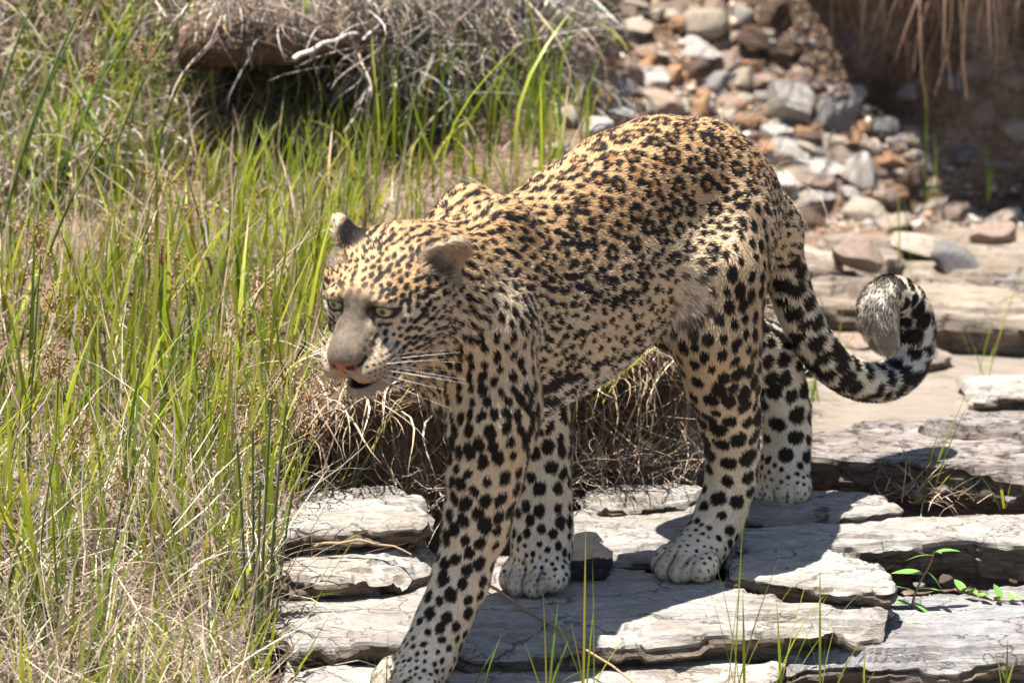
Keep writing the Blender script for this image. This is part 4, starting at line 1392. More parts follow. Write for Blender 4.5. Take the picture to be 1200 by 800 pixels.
# strands take the shading direction of the coat, leaning a little with the strand
nrm = HN * 1.0 + lay * 0.25 + RNG.normal(size=(N_HAIR, 3)) * 0.16
nrm /= np.linalg.norm(nrm, axis=1, keepdims=True)
fur_me.normals_split_custom_set_from_vertices(np.repeat(nrm, 5, axis=0).astype(np.float32))
fur_mat, nt_, b_ = new_mat('leopard_fur', 0.55, 0.16)
at_ = nd(nt_, 'ShaderNodeAttribute', attribute_name='coat')
nt_.links.new(at_.outputs['Color'], b_.inputs['Base Color'])
fur = add('fur', fur_me, fur_mat, leo)
tag(fur, kind='stuff')
print('DBG fur', len(fur_me.polygons), 'blobs', len(BP))

# ---- eyes: one ball each with iris and pupil rings in its own mesh colours
eye_mat, nt_, b_ = new_mat('leopard_eye', 0.06, 0.6)
at_ = nd(nt_, 'ShaderNodeAttribute', attribute_name='iris')
nt_.links.new(at_.outputs['Color'], b_.inputs['Base Color'])
b_.inputs['Coat Weight'].default_value = 0.5
b_.inputs['Coat Roughness'].default_value = 0.02
for c_, s in EYES:
    bm = bmesh.new()
    bmesh.ops.create_uvsphere(bm, u_segments=32, v_segments=40, radius=EYE_R)
    em = bpy.data.meshes.new('eye')
    bm.to_mesh(em); bm.free()
    co = np.zeros(len(em.vertices) * 3, np.float32)
    em.vertices.foreach_get('co', co)
    co = co.reshape(-1, 3)
    an = np.arccos(np.clip(co[:, 2] / EYE_R, -1, 1))
    cc = np.zeros((len(co), 3))
    iris = np.array((0.36, 0.33, 0.18)); pup = np.array((0.006, 0.006, 0.006)); rim = np.array((0.10, 0.09, 0.04)); wht = np.array((0.16, 0.12, 0.08))
    for k in range(len(co)):
        a0 = an[k]
        c0 = pup if a0 < 0.29 else (iris * (0.75 + 0.7 * (a0 - 0.2)) if a0 < 0.72 else (rim if a0 < 0.82 else wht))
        cc[k] = c0
    color_attr(em, 'iris', cc)
    em.polygons.foreach_set('use_smooth', np.ones(len(em.polygons), bool))
    e_ = add('eye', em, eye_mat, leo)
    look = Vector(HX * 0.97 + HY * 0.16 * s + HZ * 0.06).normalized()
    e_.matrix_local = Matrix.Translation(Vector(c_)) @ look.to_track_quat('Z', 'Y').to_matrix().to_4x4()

# ---- whiskers
wh_mat, nt_, b_ = new_mat('whisker', 0.4, 0.4)
b_.inputs['Base Color'].default_value = (0.85, 0.83, 0.78, 1)


def tube_mesh(name, pts, rads, sides=5):
    pts = np.asarray(pts, float); n = len(pts)
    V, Fc = [], []
    for i in range(n):
        d = pts[min(i + 1, n - 1)] - pts[max(i - 1, 0)]
        d /= max(np.linalg.norm(d), 1e-9)
        ref = np.array((0, 0, 1.0)) if abs(d[2]) < 0.9 else np.array((1.0, 0, 0))
        x = np.cross(d, ref); x /= np.linalg.norm(x); y = np.cross(d, x)
        for k in range(sides):
            a0 = 6.2832 * k / sides
            V.append(pts[i] + rads[i] * (math.cos(a0) * x + math.sin(a0) * y))
    for i in range(n - 1):
        for k in range(sides):
            k2 = (k + 1) % sides
            Fc.append((i * sides + k, i * sides + k2, (i + 1) * sides + k2, (i + 1) * sides + k))
    return mesh_np(name, V, Fc)


for s in (1, -1):
    for i in range(11):
        r0, c0 = i % 4, i // 4
        st_ = np.array((0.062 - 0.010 * c0, 0.036, -0.052 - 0.0068 * r0))
        ln = 0.085 + 0.035 * random.random()
        dv = np.array((-0.35 - 0.15 * c0 + random.uniform(-.15, .15), 0.92, -0.10 - 0.16 * r0 + random.uniform(-.1, .1)))
        ln *= 0.85
        dv /= np.linalg.norm(dv)
        pts = []
        for k in range(8):
            t = k / 7
            p_ = st_ + dv * ln * t + np.array((-0.030, 0, -0.022)) * t * t
            pts.append(hp(p_[0], p_[1] * s, p_[2]))
        add('whisker', tube_mesh('whisker', pts, [0.00036 * (1 - 0.8 * k / 7) for k in range(8)], 4), wh_mat, leo)

# ================================================================== VEGETATION
def plant_material(name, trans=0.35, rough=0.5, spec=0.3):
    m, nt, b = new_mat(name, rough, spec)
    at = nd(nt, 'ShaderNodeAttribute', attribute_name='tint')
    nt.links.new(at.outputs['Color'], b.inputs['Base Color'])
    if trans:
        tr = nd(nt, 'ShaderNodeBsdfTranslucent')
        g = nd(nt, 'ShaderNodeGamma'); g.inputs['Gamma'].default_value = 0.85
        nt.links.new(at.outputs['Color'], g.inputs['Color']); nt.links.new(g.outputs['Color'], tr.inputs['Color'])
        mx = nd(nt, 'ShaderNodeMixShader'); mx.inputs[0].default_value = trans
        out = nt.nodes['Material Output']
        nt.links.new(b.outputs[0], mx.inputs[1]); nt.links.new(tr.outputs[0], mx.inputs[2]); nt.links.new(mx.outputs[0], out.inputs['Surface'])
    return m


M_GRASS = plant_material('green_blade', 0.40, 0.42, 0.35)
M_STRAW = plant_material('dry_straw', 0.22, 0.6, 0.25)


def blades(root, length, az, th0, th1, width, c0, c1, seg=5, twist=0.0, wob=0.0, fold=0.0):
    """ribbons: th = angle from upright at root (th0) and tip (th0+th1), radians; all arrays of n"""
    n = len(root)
    dirs = np.stack([np.cos(az), np.sin(az), np.zeros(n)], 1)
    wa = az + math.pi / 2 + twist
    side = np.stack([np.cos(wa), np.sin(wa), np.zeros(n)], 1)
    P = root.copy()
    V, Cc = [], []
    ph = RNG.random(n) * 6.28
    for k in range(seg + 1):
        t = k / seg
        wk = width * (1.0 if t < 0.45 else max(1e-3, (1 - (t - 0.45) / 0.55)) ** 0.8) * (0.75 + 0.25 * min(1, t * 4))
        off = side * wk[:, None] * 0.5
        V += [P - off, P + off]
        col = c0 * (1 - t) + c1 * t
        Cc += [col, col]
        th = th0 + th1 * (t + 0.5 / seg)
        st = dirs * np.sin(th)[:, None] + np.array((0, 0, 1.0)) * np.cos(th)[:, None]
        if wob:
            st = st + side * (np.sin(ph + t * 5.0) * wob)[:, None]
        P = P + st * (length / seg)[:, None]
    V = np.stack(V, 1); Cc = np.stack(Cc, 1)
    m = 2 * (seg + 1)
    b = (np.arange(n) * m)[:, None]
    F = np.concatenate([b + np.array([2 * k, 2 * k + 1, 2 * k + 3, 2 * k + 2]) for k in range(seg)])
    return V.reshape(-1, 3), F, Cc.reshape(-1, 3)


def blade_object(name, data, mat, parent=None):
    V, F, C_ = data
    me = mesh_np(name, V, F)
    color_attr(me, 'tint', C_)
    return add(name, me, mat, parent)


def merge(*ds):
    V, F, C_, o = [], [], [], 0
    for v, f, c in ds:
        V.append(v); F.append(f + o); C_.append(c); o += len(v)
    return np.concatenate(V), np.concatenate(F), np.concatenate(C_)


def pick(n, cols, jit=0.18):
    cols = np.array(cols, float)
    c = cols[RNG.integers(0, len(cols), n)]
    return np.clip(c * (1 + jit * RNG.normal(size=(n, 1))) * (1 + 0.06 * RNG.normal(size=(n, 3))), 0.01, 0.9)


GREEN = [(0.20, 0.29, 0.015), (0.26, 0.34, 0.018), (0.12, 0.20, 0.018), (0.33, 0.38, 0.02), (0.085, 0.14, 0.02), (0.38, 0.38, 0.05)]
DRY = [(0.50, 0.40, 0.26), (0.38, 0.29, 0.19), (0.60, 0.50, 0.36), (0.26, 0.19, 0.13), (0.44, 0.35, 0.26)]
GREYDRY = [(0.46, 0.40, 0.34), (0.60, 0.54, 0.47), (0.30, 0.25, 0.22), (0.45, 0.38, 0.32), (0.22, 0.175, 0.15)]


DARKDRY = [(0.16, 0.12, 0.09), (0.22, 0.165, 0.12), (0.11, 0.08, 0.06)]


def on_ground(xy, lift=-0.004):
    return np.column_stack([xy, terrain(xy[:, 0], xy[:, 1]) + lift])


def terrace_points(n, xr, yr):
    out = np.zeros((0, 2))
    while len(out) < n:
        q = np.column_stack([RNG.uniform(*xr, n), RNG.uniform(*yr, n)])
        ye = np.interp(q[:, 0], [-0.45, -0.34, -0.28, -0.1, 0.1, 0.27, 0.33], [-3, -0.75, 0.18, 0.32, 0.44, 0.5, 1.2])
        yb = 1.40 + 1.05 * (np.clip(q[:, 0], -3, 0.15) + 0.5)
        q = q[(q[:, 1] > ye + 0.02) & (q[:, 1] < yb)]
        out = np.concatenate([out, q])
    return out[:n]


# ---- the green sward on the terrace
def sward(n, xr, yr, hr, wr, green=0.88, clump_seed=71, thr=-0.2):
    q = terrace_points(n * 3, xr, yr)
    d = fbm(np.column_stack([q, np.zeros(len(q))]), 7, 2, clump_seed)
    q = q[d + 0.5 * RNG.random(len(q)) > thr][:n]
    n = len(q)
    r = on_ground(q)
    h = RNG.uniform(*hr, n) * (0.7 + 0.6 * RNG.random(n)) * (1 + 0.35 * fbm(np.column_stack([q, np.ones(n)]), 4, 2, 77))
    az = RNG.normal(-0.5, 1.5, n)
    lean = np.abs(RNG.normal(0.08, 0.14, n)); bend = np.abs(RNG.normal(0.28, 0.42, n))
    w = RNG.uniform(*wr, n)
    g = RNG.random(n) < green
    c1 = np.where(g[:, None], pick(n, GREEN), pick(n, DRY))
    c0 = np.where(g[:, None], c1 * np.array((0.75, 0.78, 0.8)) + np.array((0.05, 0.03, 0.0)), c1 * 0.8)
    tipdry = (RNG.random(n) < 0.25)[:, None]
    c1 = np.where(tipdry & g[:, None], c1 * 0.5 + np.array((0.2, 0.15, 0.05)), c1)
    return blades(r, h, az, lean, bend, w, c0, c1, 6, RNG.normal(0, 0.6, n))


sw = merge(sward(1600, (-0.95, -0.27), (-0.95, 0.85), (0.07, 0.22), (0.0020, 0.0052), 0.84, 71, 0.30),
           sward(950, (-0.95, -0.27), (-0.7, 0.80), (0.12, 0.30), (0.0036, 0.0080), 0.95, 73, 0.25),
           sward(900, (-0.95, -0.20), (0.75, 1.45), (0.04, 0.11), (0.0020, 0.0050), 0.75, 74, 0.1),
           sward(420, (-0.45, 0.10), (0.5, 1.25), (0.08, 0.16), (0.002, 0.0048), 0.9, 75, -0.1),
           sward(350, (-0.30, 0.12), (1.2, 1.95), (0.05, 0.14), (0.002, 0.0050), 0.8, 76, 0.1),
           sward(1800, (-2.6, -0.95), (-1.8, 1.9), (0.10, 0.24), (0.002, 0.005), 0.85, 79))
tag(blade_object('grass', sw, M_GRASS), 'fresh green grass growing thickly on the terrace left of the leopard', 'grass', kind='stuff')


# ---- dry litter lying over the terrace soil
def litter(n, xr, yr, lr, wr, cols, up=0.05, flat=1.35):
    q = terrace_points(n, xr, yr)
    r = on_ground(q, 0.002)
    r[:, 2] += np.abs(RNG.normal(0, up, n))
    ln = RNG.uniform(*lr, n)
    c = pick(n, cols, 0.25)
    return blades(r, ln, RNG.random(n) * 6.28, RNG.normal(flat, 0.28, n), RNG.normal(0.25, 0.5, n), RNG.uniform(*wr, n), c * 0.9, c, 4, RNG.normal(0, 1, n), 0.12)


def slope_litter(n):
    x = RNG.uniform(-1.4, 0.12, n)
    y = 1.36 + 1.05 * (np.clip(x, -3, 0.15) + 0.5) + RNG.uniform(0, 0.5, n)
    r = on_ground(np.column_stack([x, y]), 0.004)
    c = pick(n, GREYDRY + DRY, 0.25)
    g = (RNG.random(n) < 0.16)[:, None]
    c = np.where(g, pick(n, GREEN), c)
    return blades(r, RNG.uniform(0.05, 0.20, n), RNG.normal(-1.57, 1.1, n), RNG.normal(0.9, 0.5, n), RNG.normal(0.8, 0.6, n), RNG.uniform(0.0018, 0.0055, n), c * 0.9, c, 5, RNG.normal(0, 1, n), 0.2)


lit = merge(litter(3600, (-0.95, 0.12), (-0.9, 1.9), (0.04, 0.14), (0.0012, 0.0034), GREYDRY[2:] + DARKDRY + DARKDRY, 0.015),
            litter(2600, (-0.9, -0.28), (-0.95, 0.05), (0.08, 0.24), (0.0012, 0.0028), GREYDRY + DRY, 0.05, 0.95),
            slope_litter(6000),
            litter(500, (-0.9, -0.28), (-0.9, 0.9), (0.14, 0.30), (0.0010, 0.0020), DRY, 0.02, 0.45))
tag(blade_object('dry_litter', lit, M_STRAW), 'grey dry grass litter matted over the terrace soil', 'dry grass', kind='stuff')


# ---- straw hanging over the bank edges
def fringe(path, n, lr, wr, cols, out=0.06, zj=0.02, th0=(0.9, 0.4), th1=(1.5, 0.5), az=-math.pi / 2, azj=0.7, dark=0.15, wob=0.16):
    path = np.array(path, float)
    t = RNG.random(n) * (len(path) - 1)
    i = t.astype(int); f = (t - i)[:, None]
    r = path[i] * (1 - f) + path[np.minimum(i + 1, len(path) - 1)] * f
    r = r + np.column_stack([RNG.normal(0, 0.015, n), RNG.uniform(-out * 0.3, out, n), RNG.normal(0, zj, n)])
    c = pick(n, cols, 0.25)
    dk = (RNG.random(n) < dark)[:, None]
    c = np.where(dk, c * 0.4, c)
    return blades(r, RNG.uniform(*lr, n), RNG.normal(az, azj, n), RNG.normal(*th0, n), RNG.normal(*th1, n), RNG.uniform(*wr, n), c, c * 1.05, 6, RNG.normal(0, 0.8, n), wob)


LIP = [(-0.35, 0.15, 0.175), (-0.26, 0.20, 0.20), (-0.1, 0.28, 0.215), (0.05, 0.35, 0.225), (0.17, 0.40, 0.225), (0.29, 0.48, 0.205), (0.345, 0.95, 0.235), (0.34, 1.45, 0.28)]
LOW = [(x_, y_ + 0.06, z_ - 0.12) for x_, y_, z_ in LIP]
ROOTY = [(0.30, 0.21, 0.14), (0.22, 0.15, 0.10), (0.42, 0.32, 0.22), (0.14, 0.09, 0.06), (0.50, 0.42, 0.32), (0.36, 0.27, 0.19)]
fr = merge(fringe(LIP, 1300, (0.05, 0.19), (0.0014, 0.0040), DRY + ROOTY, 0.12, 0.025, (1.0, 0.5), (1.2, 0.7), -math.pi / 2, 1.1, 0.2, 0.34),
           fringe(LOW, 1900, (0.05, 0.17), (0.0012, 0.0034), ROOTY, 0.06, 0.055, (1.4, 0.7), (0.3, 1.1), -math.pi / 2, 1.6, 0.25, 0.42),
           fringe([(x_, y_ - 0.01, 0.050) for x_, y_, z_ in LIP], 1300, (0.05, 0.14), (0.0010, 0.0026), GREYDRY + ROOTY, 0.08, 0.014, (1.4, 0.3), (0.0, 0.6), -math.pi / 2, 1.6, 0.1, 0.4))
tag(blade_object('dry_tussock', fr, M_STRAW), 'tangled dry straw and roots hanging from the small bank behind the legs', 'dry grass', kind='stuff')

UPL = [pyy(150, 30, 1.28), pyy(230, 34, 1.28), pyy(330, 30, 1.31), pyy(430, 22, 1.38), pyy(520, 16, 1.53), pyy(600, 16, 1.70), pyy(665, 12, 1.88)]
UPM = [pyy(425, 60, 1.36), pyy(520, 60, 1.50), pyy(600, 60, 1.68), pyy(660, 50, 1.86)]
UPB = [pyy(430, 130, 1.42), pyy(520, 120, 1.56), pyy(610, 110, 1.74), pyy(665, 100, 1.92)]
fu = merge(fringe([p_ + np.array((0, 0.03, 0.02)) for p_ in UPL[1:]], 1100, (0.05, 0.15), (0.0016, 0.0042), GREYDRY, 0.10, 0.03, (0.9, 0.6), (1.0, 0.8), -math.pi / 2, 1.2, 0.15, 0.3),
           fringe(UPM, 900, (0.06, 0.22), (0.0018, 0.0058), GREYDRY + DRY[:1], 0.12, 0.06, (1.2, 0.8), (0.5, 1.2), -math.pi / 2, 1.6, 0.3, 0.36),
           fringe(UPB, 900, (0.06, 0.20), (0.0016, 0.0050), GREYDRY, 0.10, 0.08, (1.1, 0.9), (0.4, 1.2), -math.pi / 2, 1.6, 0.35, 0.36),
           fringe([p_ + np.array((0, 0.15, 0.06)) for p_ in UPL], 1300, (0.06, 0.22), (0.0016, 0.0040), GREYDRY + DRY, 0.5, 0.05, (0.7, 0.6), (0.6, 0.9), -math.pi / 2, 1.6, 0.3, 0.3))
tag(blade_object('hanging_straw', fu, M_STRAW), 'bleached straw drooping over the upper bank behind the shoulders', 'dry grass', kind='stuff')
gu = merge(fringe([p_ + np.array((0, 0.12, 0.06)) for p_ in UPL], 260, (0.08, 0.20), (0.002, 0.005), GREEN, 0.4, 0.03, (0.2, 0.2), (0.6, 0.4), -math.pi / 2, 1.6, 0),
           fringe([hit(x_, y_) for x_, y_ in ((420, 215), (480, 212), (540, 205), (600, 200), (650, 195))], 60, (0.14, 0.32), (0.0026, 0.0060), GREEN, 0.2, 0.0, (0.1, 0.12), (0.4, 0.4), -math.pi / 2, 1.6, 0),
           fringe([hit(x_, y_) for x_, y_ in ((5, 230), (60, 215), (120, 200), (180, 205))], 150, (0.10, 0.28), (0.0022, 0.0056), GREEN, 0.3, 0.0, (0.15, 0.2), (0.5, 0.4), -math.pi / 2, 1.6, 0))
tag(blade_object('bank_grass', gu, M_GRASS), 'sparse green grass on the crest of the upper bank', 'grass', kind='stuff')

tl_ = np.array([hit(random.uniform(-10, 235), random.uniform(-15, 210)) for k_ in range(520)])
n_ = len(tl_)
cg_ = pick(n_, GREYDRY + DRY + GREEN, 0.2)
tl_d = blades(tl_ - np.array((0, 0, 0.004)), RNG.uniform(0.06, 0.20, n_), RNG.normal(-1.4, 1.3, n_), np.abs(RNG.normal(0.35, 0.35, n_)), RNG.normal(0.7, 0.6, n_), RNG.uniform(0.0020, 0.0056, n_), cg_ * 0.85, cg_, 6, RNG.normal(0, 0.8, n_), 0.12)
tag(blade_object('slope_scrub', tl_d, M_GRASS), 'mixed green and bleached scrub grass on the slope left of the dark hollow', 'grass', kind='stuff')

# fine brown rootlets under the far bank
RB = [(0.40, 2.78, 0.76), (0.48, 2.60, 0.70), (0.62, 2.42, 0.66), (0.8, 2.28, 0.64), (1.2, 2.2, 0.66)]
rb = fringe(RB, 1100, (0.15, 0.46), (0.0014, 0.0034), [(0.32, 0.21, 0.13), (0.40, 0.28, 0.18), (0.22, 0.14, 0.09)], 0.35, 0.04, (2.4, 0.4), (0.6, 0.3), -math.pi / 2, 1.2)
tag(blade_object('rootlets', rb, M_STRAW), 'fine brown rootlets dangling under the far shaded bank', 'roots', kind='stuff')
root_mat, nt_, b_ = new_mat('root_bark', 0.85, 0.2)
b_.inputs['Base Color'].default_value = (0.34, 0.23, 0.15, 1)
for k in range(38):
    t = random.random() * (len(RB) - 1); i = int(t); f = t - i
    p_ = np.array(RB[i]) * (1 - f) + np.array(RB[min(i + 1, len(RB) - 1)]) * f + np.array((0, random.uniform(-0.03, 0.3), 0.03))
    ln = random.uniform(0.24, 0.52)
    ph1, ph2 = random.random() * 6, random.random() * 6
    dx = random.uniform(-0.25, 0.25)
    pts = [p_ + np.array((dx * ln * s_ + 0.014 * math.sin(ph1 + s_ * 7), 0.012 * math.sin(ph2 + s_ * 6), -ln * s_)) for s_ in np.linspace(0, 1, 9)]
    r0 = random.uniform(0.0018, 0.0042)
    o = add('hanging_root', tube_mesh('hanging_root', np.array(pts) - p_, [r0 * (1 - 0.75 * s_) for s_ in np.linspace(0, 1, 9)], 5), root_mat, None, p_)
    tag(o, 'thin brown root dangling from the shaded far bank', 'root', 'roots hanging from the far bank')


# ---- single plants that can be told apart
def tuft(base, specs, label, cat='grass tuft', group='grass tufts on the rocks', dry=0, width=(0.003, 0.0055), cols=GREEN):
    """specs: list of (tip dx, tip height) in metres relative to the base, or an int for random blades"""
    t = empty('grass_tuft', base)
    tag(t, label, cat, group)
    for (dx, hh, dy) in specs:
        r = np.array([[random.uniform(-.012, .012) + dx * 0.06, random.uniform(-.01, .01), -0.004]])
        az = math.atan2(dy, dx); hor = math.hypot(dx, dy)
        L = math.hypot(hor, hh) * 1.04
        ang = math.atan2(hor, hh)
        b0 = ang * random.uniform(0.45, 0.8)
        c = pick(1, cols, 0.12)
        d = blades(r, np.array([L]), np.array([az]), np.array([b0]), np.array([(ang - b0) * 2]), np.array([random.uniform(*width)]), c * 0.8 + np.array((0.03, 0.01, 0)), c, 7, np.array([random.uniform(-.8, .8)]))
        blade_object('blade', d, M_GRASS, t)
    if dry:
        n = dry
        r = np.column_stack([RNG.normal(0, 0.028, n), RNG.normal(0, 0.02, n), np.abs(RNG.normal(0.006, 0.008, n))])
        c = pick(n, DRY, 0.2)
        d = blades(r, RNG.uniform(0.03, 0.09, n), RNG.random(n) * 6.28, RNG.normal(1.2, 0.4, n), RNG.normal(0.2, 0.6, n), RNG.uniform(0.001, 0.0022, n), c, c, 4, RNG.normal(0, 1, n), 0.1)
        tag(blade_object('dry_base', d, M_STRAW, t), kind='stuff')
    return t


def px_tuft(bx, by, z, tips, label, dry=0, group='grass tufts on the rocks', width=(0.003, 0.0055), cols=GREEN):
    """tips: (px, py) of blade tips in the photograph, stood upright over the base"""
    base = pz(bx, by, z)
    sp = []
    for tx, ty in tips:
        dy = random.uniform(-0.03, 0.03)
        P = pyy(tx, ty, base[1] + dy)
        sp.append((P[0] - base[0], max(P[2] - base[2], 0.01), dy))
    return tuft(base, sp, label, dry=dry, group=group, width=width, cols=cols)


px_tuft(1082, 585, 0.01, [(1052, 505), (1066, 520), (1072, 540), (1060, 555), (1090, 560), (1100, 545), (1112, 520), (1126, 470), (1096, 512), (1120, 540), (1130, 550), (1104, 498), (1135, 455), (1150, 560)], 'bright green grass tuft with a dry base behind the thick slab', 160)
px_tuft(1183, 592, 0.01, [(1176, 548), (1158, 550), (1190, 560)], 'three short blades right of the dry-based tuft')
px_tuft(862, 815, -0.043, [(828, 642), (818, 655), (874, 588), (905, 632), (918, 640), (880, 660), (860, 690), (948, 660)], 'tall sparse grass tuft in front of the broad pale slab', width=(0.0026, 0.005))
px_tuft(905, 812, -0.043, [(945, 655), (988, 645), (1058, 642), (930, 690), (900, 700), (968, 690)], 'grass tuft with a long blade arching toward the leafy sprout', width=(0.003, 0.006))
px_tuft(965, 815, -0.088, [(965, 655), (976, 700), (940, 730), (1000, 745), (985, 720)], 'upright grass tuft below the grey slab', width=(0.0024, 0.0045))
px_tuft(690, 815, -0.043, [(693, 610), (688, 655), (634, 690), (700, 700), (740, 735), (672, 720)], 'thin grass tuft before the lower ledge', width=(0.0024, 0.0045))
px_tuft(636, 818, -0.043, [(632, 690), (648, 700), (610, 740), (660, 745), (598, 752), (700, 780)], 'short grass tuft beside the reaching paw', width=(0.0024, 0.005))
px_tuft(455, 822, -0.043, [(470, 742), (440, 700), (458, 735), (430, 745)], 'few blades crossing the reaching paw', width=(0.002, 0.004))
px_tuft(555, 822, -0.043, [(580, 740), (545, 750), (592, 752)], 'small blades under the reaching foreleg', width=(0.002, 0.004))
px_tuft(1180, 818, -0.088, [(1182, 745), (1172, 760), (1160, 770), (1195, 765)], 'little tuft before the low slab by the frame corner', width=(0.0024, 0.0042))
px_tuft(1010, 822, -0.088, [(1012, 765), (1000, 770), (1030, 778)], 'tiny tuft between the two low slabs', width=(0.002, 0.004))
px_tuft(1092, 236, 0.02, [(1092, 55), (1088, 150), (1100, 190)], 'single tall green blade before the dark bank', width=(0.004, 0.006))
px_tuft(1165, 232, 0.02, [(1162, 165), (1170, 190)], 'pair of short blades at the foot of the dark bank')
px_tuft(1062, 322, 0.02, [(1020, 200), (1045, 175), (1060, 215), (1075, 290), (1090, 285), (1050, 290)], 'wispy tuft on the long shore slab', width=(0.0022, 0.0045))
px_tuft(1148, 445, -0.05, [(1080, 300), (1185, 330), (1125, 380), (1165, 400), (1200, 290)], 'thin reeds leaning out of the pool', width=(0.0018, 0.0036))
px_tuft(975, 425, -0.03, [(955, 330), (968, 345), (985, 350), (995, 385), (940, 370), (1000, 340)], 'sparse grass under the loop of the tail', width=(0.002, 0.004))
px_tuft(955, 468, -0.03, [(935, 440), (930, 400), (945, 420), (985, 480), (960, 430), (970, 400), (915, 420)], 'low bright tuft between the trailing leg and the pool', width=(0.0024, 0.0048))
px_tuft(695, 468, 0.17, [(790, 398), (780, 392), (760, 420), (730, 425)], 'yellow-green blades leaning from the dry bank under the belly', width=(0.004, 0.006), cols=[(0.36, 0.36, 0.05), (0.30, 0.33, 0.05)])
px_tuft(640, 205, 0.22, [(610, 95), (640, 60), (660, 110), (690, 95), (625, 120), (672, 60), (600, 130), (655, 20), (700, 60)], 'tall green tuft behind the leopard back', width=(0.003, 0.0055))
px_tuft(560, 215, 0.24, [(545, 100), (560, 80), (530, 120), (580, 110), (600, 150), (520, 60), (575, 40), (500, 110)], 'tall green tuft behind the shoulder hump', width=(0.003, 0.0055))
px_tuft(430, 245, 0.22, [(410, 60), (385, 30), (420, 110), (440, 90), (455, 120), (400, 130), (370, 80), (480, 20)], 'tall green tuft behind the head', width=(0.003, 0.006))


# sedges with brown seed heads
seed_mat, nt_, b_ = new_mat('sedge_seed', 0.8, 0.2)
b_.inputs['Base Color'].default_value = (0.25, 0.15, 0.075, 1)
stem_mat, nt_, b_ = new_mat('sedge_stem', 0.55, 0.3)
b_.inputs['Base Color'].default_value = (0.085, 0.115, 0.035, 1)


def sedge(bx, by, tx, ty, r=0.0016, heads=26, label='', group='brown-headed sedges in the grass'):
    base = hit(bx, by)
    tip = pyy(tx, ty, base[1] - 0.02)
    mid = (base + tip) / 2 + np.array((-(tip[0] - base[0]) * 0.18, 0, 0.02))
    pts = [base * (1 - s_) ** 2 + 2 * mid * s_ * (1 - s_) + tip * s_ ** 2 for s_ in np.linspace(0, 1, 9)]
    root_e = empty('sedge', base)
    tag(root_e, label, 'sedge', group)
    add('stem', tube_mesh('stem', np.array(pts) - base, [r * (1 - 0.45 * s_) for s_ in np.linspace(0, 1, 9)], 5), stem_mat, root_e)
    if heads:
        V, F = [], []
        octv = np.array([(1, 0, 0), (-1, 0, 0), (0, 1, 0), (0, -1, 0), (0, 0, 1.8), (0, 0, -1.8)], float)
        octf = np.array([(0, 2, 4), (2, 1, 4), (1, 3, 4), (3, 0, 4), (2, 0, 5), (1, 2, 5), (3, 1, 5), (0, 3, 5)])
        for k in range(heads):
            c = tip - base + np.array((random.gauss(0, .018), random.gauss(0, .014), random.gauss(-0.006, .014)))
            s_ = random.uniform(0.0011, 0.0022)
            F.append(octf + 6 * len(V)); V.append(octv * s_ + c)
        nb = len(V)
        for k in range(nb):
            c = V[k].mean(0)
            a0 = tip - base + np.array((0, 0, -0.026))
            sd = np.array((0.0006, 0.0, 0.0))
            F.append(np.array([(0, 1, 2)]) + 6 * nb + 3 * k)
            V.append(np.stack([a0 - sd, a0 + sd, c]))
        add('seed_head', mesh_np('seed_head', np.concatenate(V), np.concatenate(F)), seed_mat, root_e)
    return root_e


SED = [(150, 330, 185, 205), (190, 420, 190, 290), (230, 520, 248, 415), (250, 480, 292, 372), (300, 540, 332, 432), (270, 560, 350, 478), (240, 400, 205, 318), (70, 260, 108, 78), (140, 260, 172, 55), (40, 470, 62, 345),
       (95, 560, 60, 420), (310, 600, 362, 450), (200, 350, 222, 240), (120, 480, 100, 372), (180, 600, 262, 470), (330, 560, 372, 500), (60, 640, 95, 500), (280, 440, 310, 330), (20, 380, 45, 270), (215, 660, 300, 500)]
for k, (bx, by, tx, ty) in enumerate(SED):
    sedge(bx, by, tx, ty, heads=random.randint(28, 52), label='thin sedge stalk with a loose brown seed head in the green grass')
for k, (bx, by, tx, ty) in enumerate([(305, 762, 318, 470), (298, 768, 296, 505), (312, 765, 335, 480), (290, 765, 278, 520), (320, 770, 350, 540), (302, 772, 305, 560), (318, 760, 326, 560)]):
    sedge(bx, by, tx, ty, r=0.0026, heads=0, label='dark green upright rush stem in the clump beside the bright slab', group='rush stems in one clump')
for k, (bx, by, tx, ty) in enumerate([(10, 250, 120, -20), (-10, 330, 90, 20), (60, 240, 205, -30), (-20, 200, 60, -40), (20, 420, 130, 150), (110, 250, 240, -20)]):
    sedge(bx, by, tx, ty, r=0.0028, heads=10, label='long dark reed stem slanting over the dry slope', group='slanting reed stems')
for k, (bx, by, tx, ty) in enumerate([(30, 640, 48, 300), (60, 700, 70, 420), (120, 760, 150, 560), (35, 780, 66, 520)]):
    sedge(bx, by, tx, ty, r=0.0020, heads=14, label='dark wiry stalk standing in the deep grass', group='dark wiry stalks')


# leafy sprout and creeping plant on the right
leaf_mat, nt_, b_ = new_mat('fleshy_leaf', 0.4, 0.4)
b_.inputs['Base Color'].default_value = (0.13, 0.24, 0.05, 1)
b_.inputs['Subsurface Weight'].default_value = 0.1
red_mat, nt_, b_ = new_mat('red_stem', 0.5, 0.3)
b_.inputs['Base Color'].default_value = (0.22, 0.12, 0.06, 1)


def leaf_mesh(L, w, droop=0.3):
    V, F = [], []
    for k in range(8):
        t = k / 7
        ww = w * math.sin(math.pi * min(1, t * 0.93 + 0.06)) ** 0.8
        x, z = L * t, -droop * L * t * t
        V += [(x, -ww, z + 0.15 * ww), (x, 0, z - 0.1 * ww), (x, ww, z + 0.15 * ww)]
    for k in range(7):
        a_ = 3 * k
        F += [(a_, a_ + 3, a_ + 4, a_ + 1), (a_ + 1, a_ + 4, a_ + 5, a_ + 2)]
    return mesh_np('leaf', V, F)


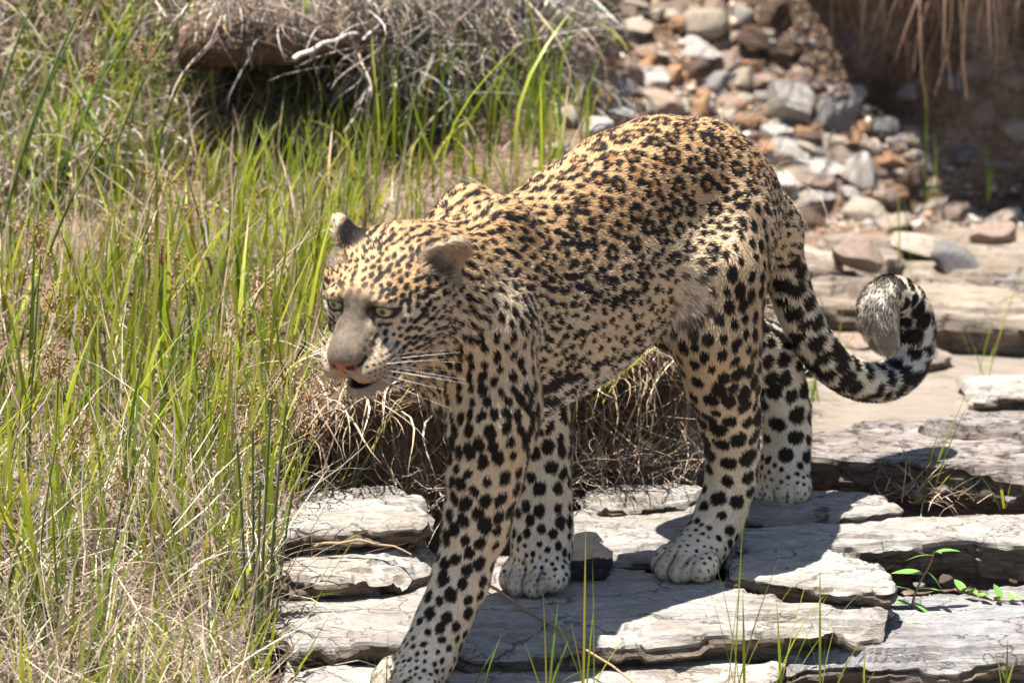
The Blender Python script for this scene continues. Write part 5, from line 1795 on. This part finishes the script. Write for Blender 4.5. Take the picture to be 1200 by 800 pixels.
LEAF = leaf_mesh(0.045, 0.0085)
LEAF.materials.append(leaf_mat)
LEAFS = leaf_mesh(0.026, 0.0065, 0.1)
LEAFS.materials.append(leaf_mat)


def leafy(base, pts, leaves, label, name, mesh, r=0.002):
    e = empty(name, base)
    tag(e, label, 'plant')
    P = np.array(pts)
    add('stem', tube_mesh('stem', P, np.linspace(r, r * 0.6, len(P)), 6), red_mat, e)
    for (t, az, el, s_) in leaves:
        k = t * (len(P) - 1); i = min(int(k), len(P) - 2); f = k - i
        o = add('leaf', mesh, None, e)
        o.location = P[i] * (1 - f) + P[i + 1] * f
        o.rotation_euler = (random.uniform(-.3, .3), -el, az)
        o.scale = (s_, s_, s_)


b0 = pz(1068, 712, -0.04)
leafy(b0, [(0, 0, 0), (0.004, -0.004, 0.02), (0.012, -0.006, 0.04), (0.024, -0.006, 0.062), (0.03, -0.008, 0.08)],
      [(0.05, 3.0, 0.35, 0.9), (0.1, -0.6, -0.2, 0.8), (0.3, 3.3, 0.5, 0.9), (0.35, -0.3, 0.3, 0.7), (0.6, 2.9, 0.25, 1.0), (0.65, 0.2, -0.6, 0.8), (0.95, 3.1, 0.1, 0.8), (1.0, 0.2, 0.3, 0.8), (1.0, -1.2, 0.5, 0.6)],
      'green leafy sprout in the crack below the thick slab', 'leafy_sprout', LEAF)
b0 = pz(1118, 700, -0.038)
leafy(b0, [(0, 0, 0.012), (0.02, -0.01, 0.008), (0.05, -0.035, 0.006), (0.085, -0.04, 0.006), (0.12, -0.025, 0.008)],
      [(x_ / 15, (2.2 if k % 2 else -0.9) + random.uniform(-.4, .4), random.uniform(0.2, 0.9), random.uniform(0.7, 1.05)) for k, x_ in enumerate(range(2, 16))],
      'small creeping plant with fleshy leaves on the grey slab', 'creeping_plant', LEAFS, 0.0018)
for (bx, by, z_, lb) in ((258, 108, 0.36, 'pale leafy weed at the mouth of the dark hollow'), (322, 140, 0.33, 'second leafy weed below the dark hollow, nearer the head')):
    b0 = hit(bx, by)
    leafy(b0, [(0, 0, -0.01), (0.002, 0, 0.02), (0.004, -0.004, 0.045)], [(0.4 + 0.08 * k, k * 1.9, 0.55, 1.15 if k % 2 else 0.9) for k in range(8)], lb, 'leafy_weed', LEAF)

# sticks
stick_mat, nt_, b_ = new_mat('bleached_stick', 0.8, 0.2)
b_.inputs['Base Color'].default_value = (0.52, 0.46, 0.40, 1)
twig_mat, nt_, b_ = new_mat('brown_twig', 0.8, 0.2)
b_.inputs['Base Color'].default_value = (0.30, 0.20, 0.12, 1)


def stick(p0, p1, r, mat, label, bend=0.0, cat='stick'):
    p0, p1 = np.array(p0), np.array(p1)
    pts = [p0 * (1 - s_) + p1 * s_ + np.array((0, 0, bend * math.sin(math.pi * s_))) + np.array((0, 0, 0.002 * math.sin(s_ * 17))) for s_ in np.linspace(0, 1, 12)]
    o = add('stick', tube_mesh('stick', np.array(pts) - p0, [r * (1 - 0.4 * s_) for s_ in np.linspace(0, 1, 12)], 7), mat, None, p0)
    return tag(o, label, cat)


stick(pyy(343, 70, 1.22), pyy(420, 38, 1.34), 0.0042, stick_mat, 'pale bleached stick poking out of the dark hollow', 0.004)
stick(pz(566, 682, 0.012), pz(752, 806, -0.015), 0.0024, twig_mat, 'long thin brown stem lying across the broad slab', 0.004)
stick(pz(368, 640, 0.06), pz(482, 648, 0.055), 0.0022, twig_mat, 'short yellow-brown stem lying on the worn ledge', 0.012)
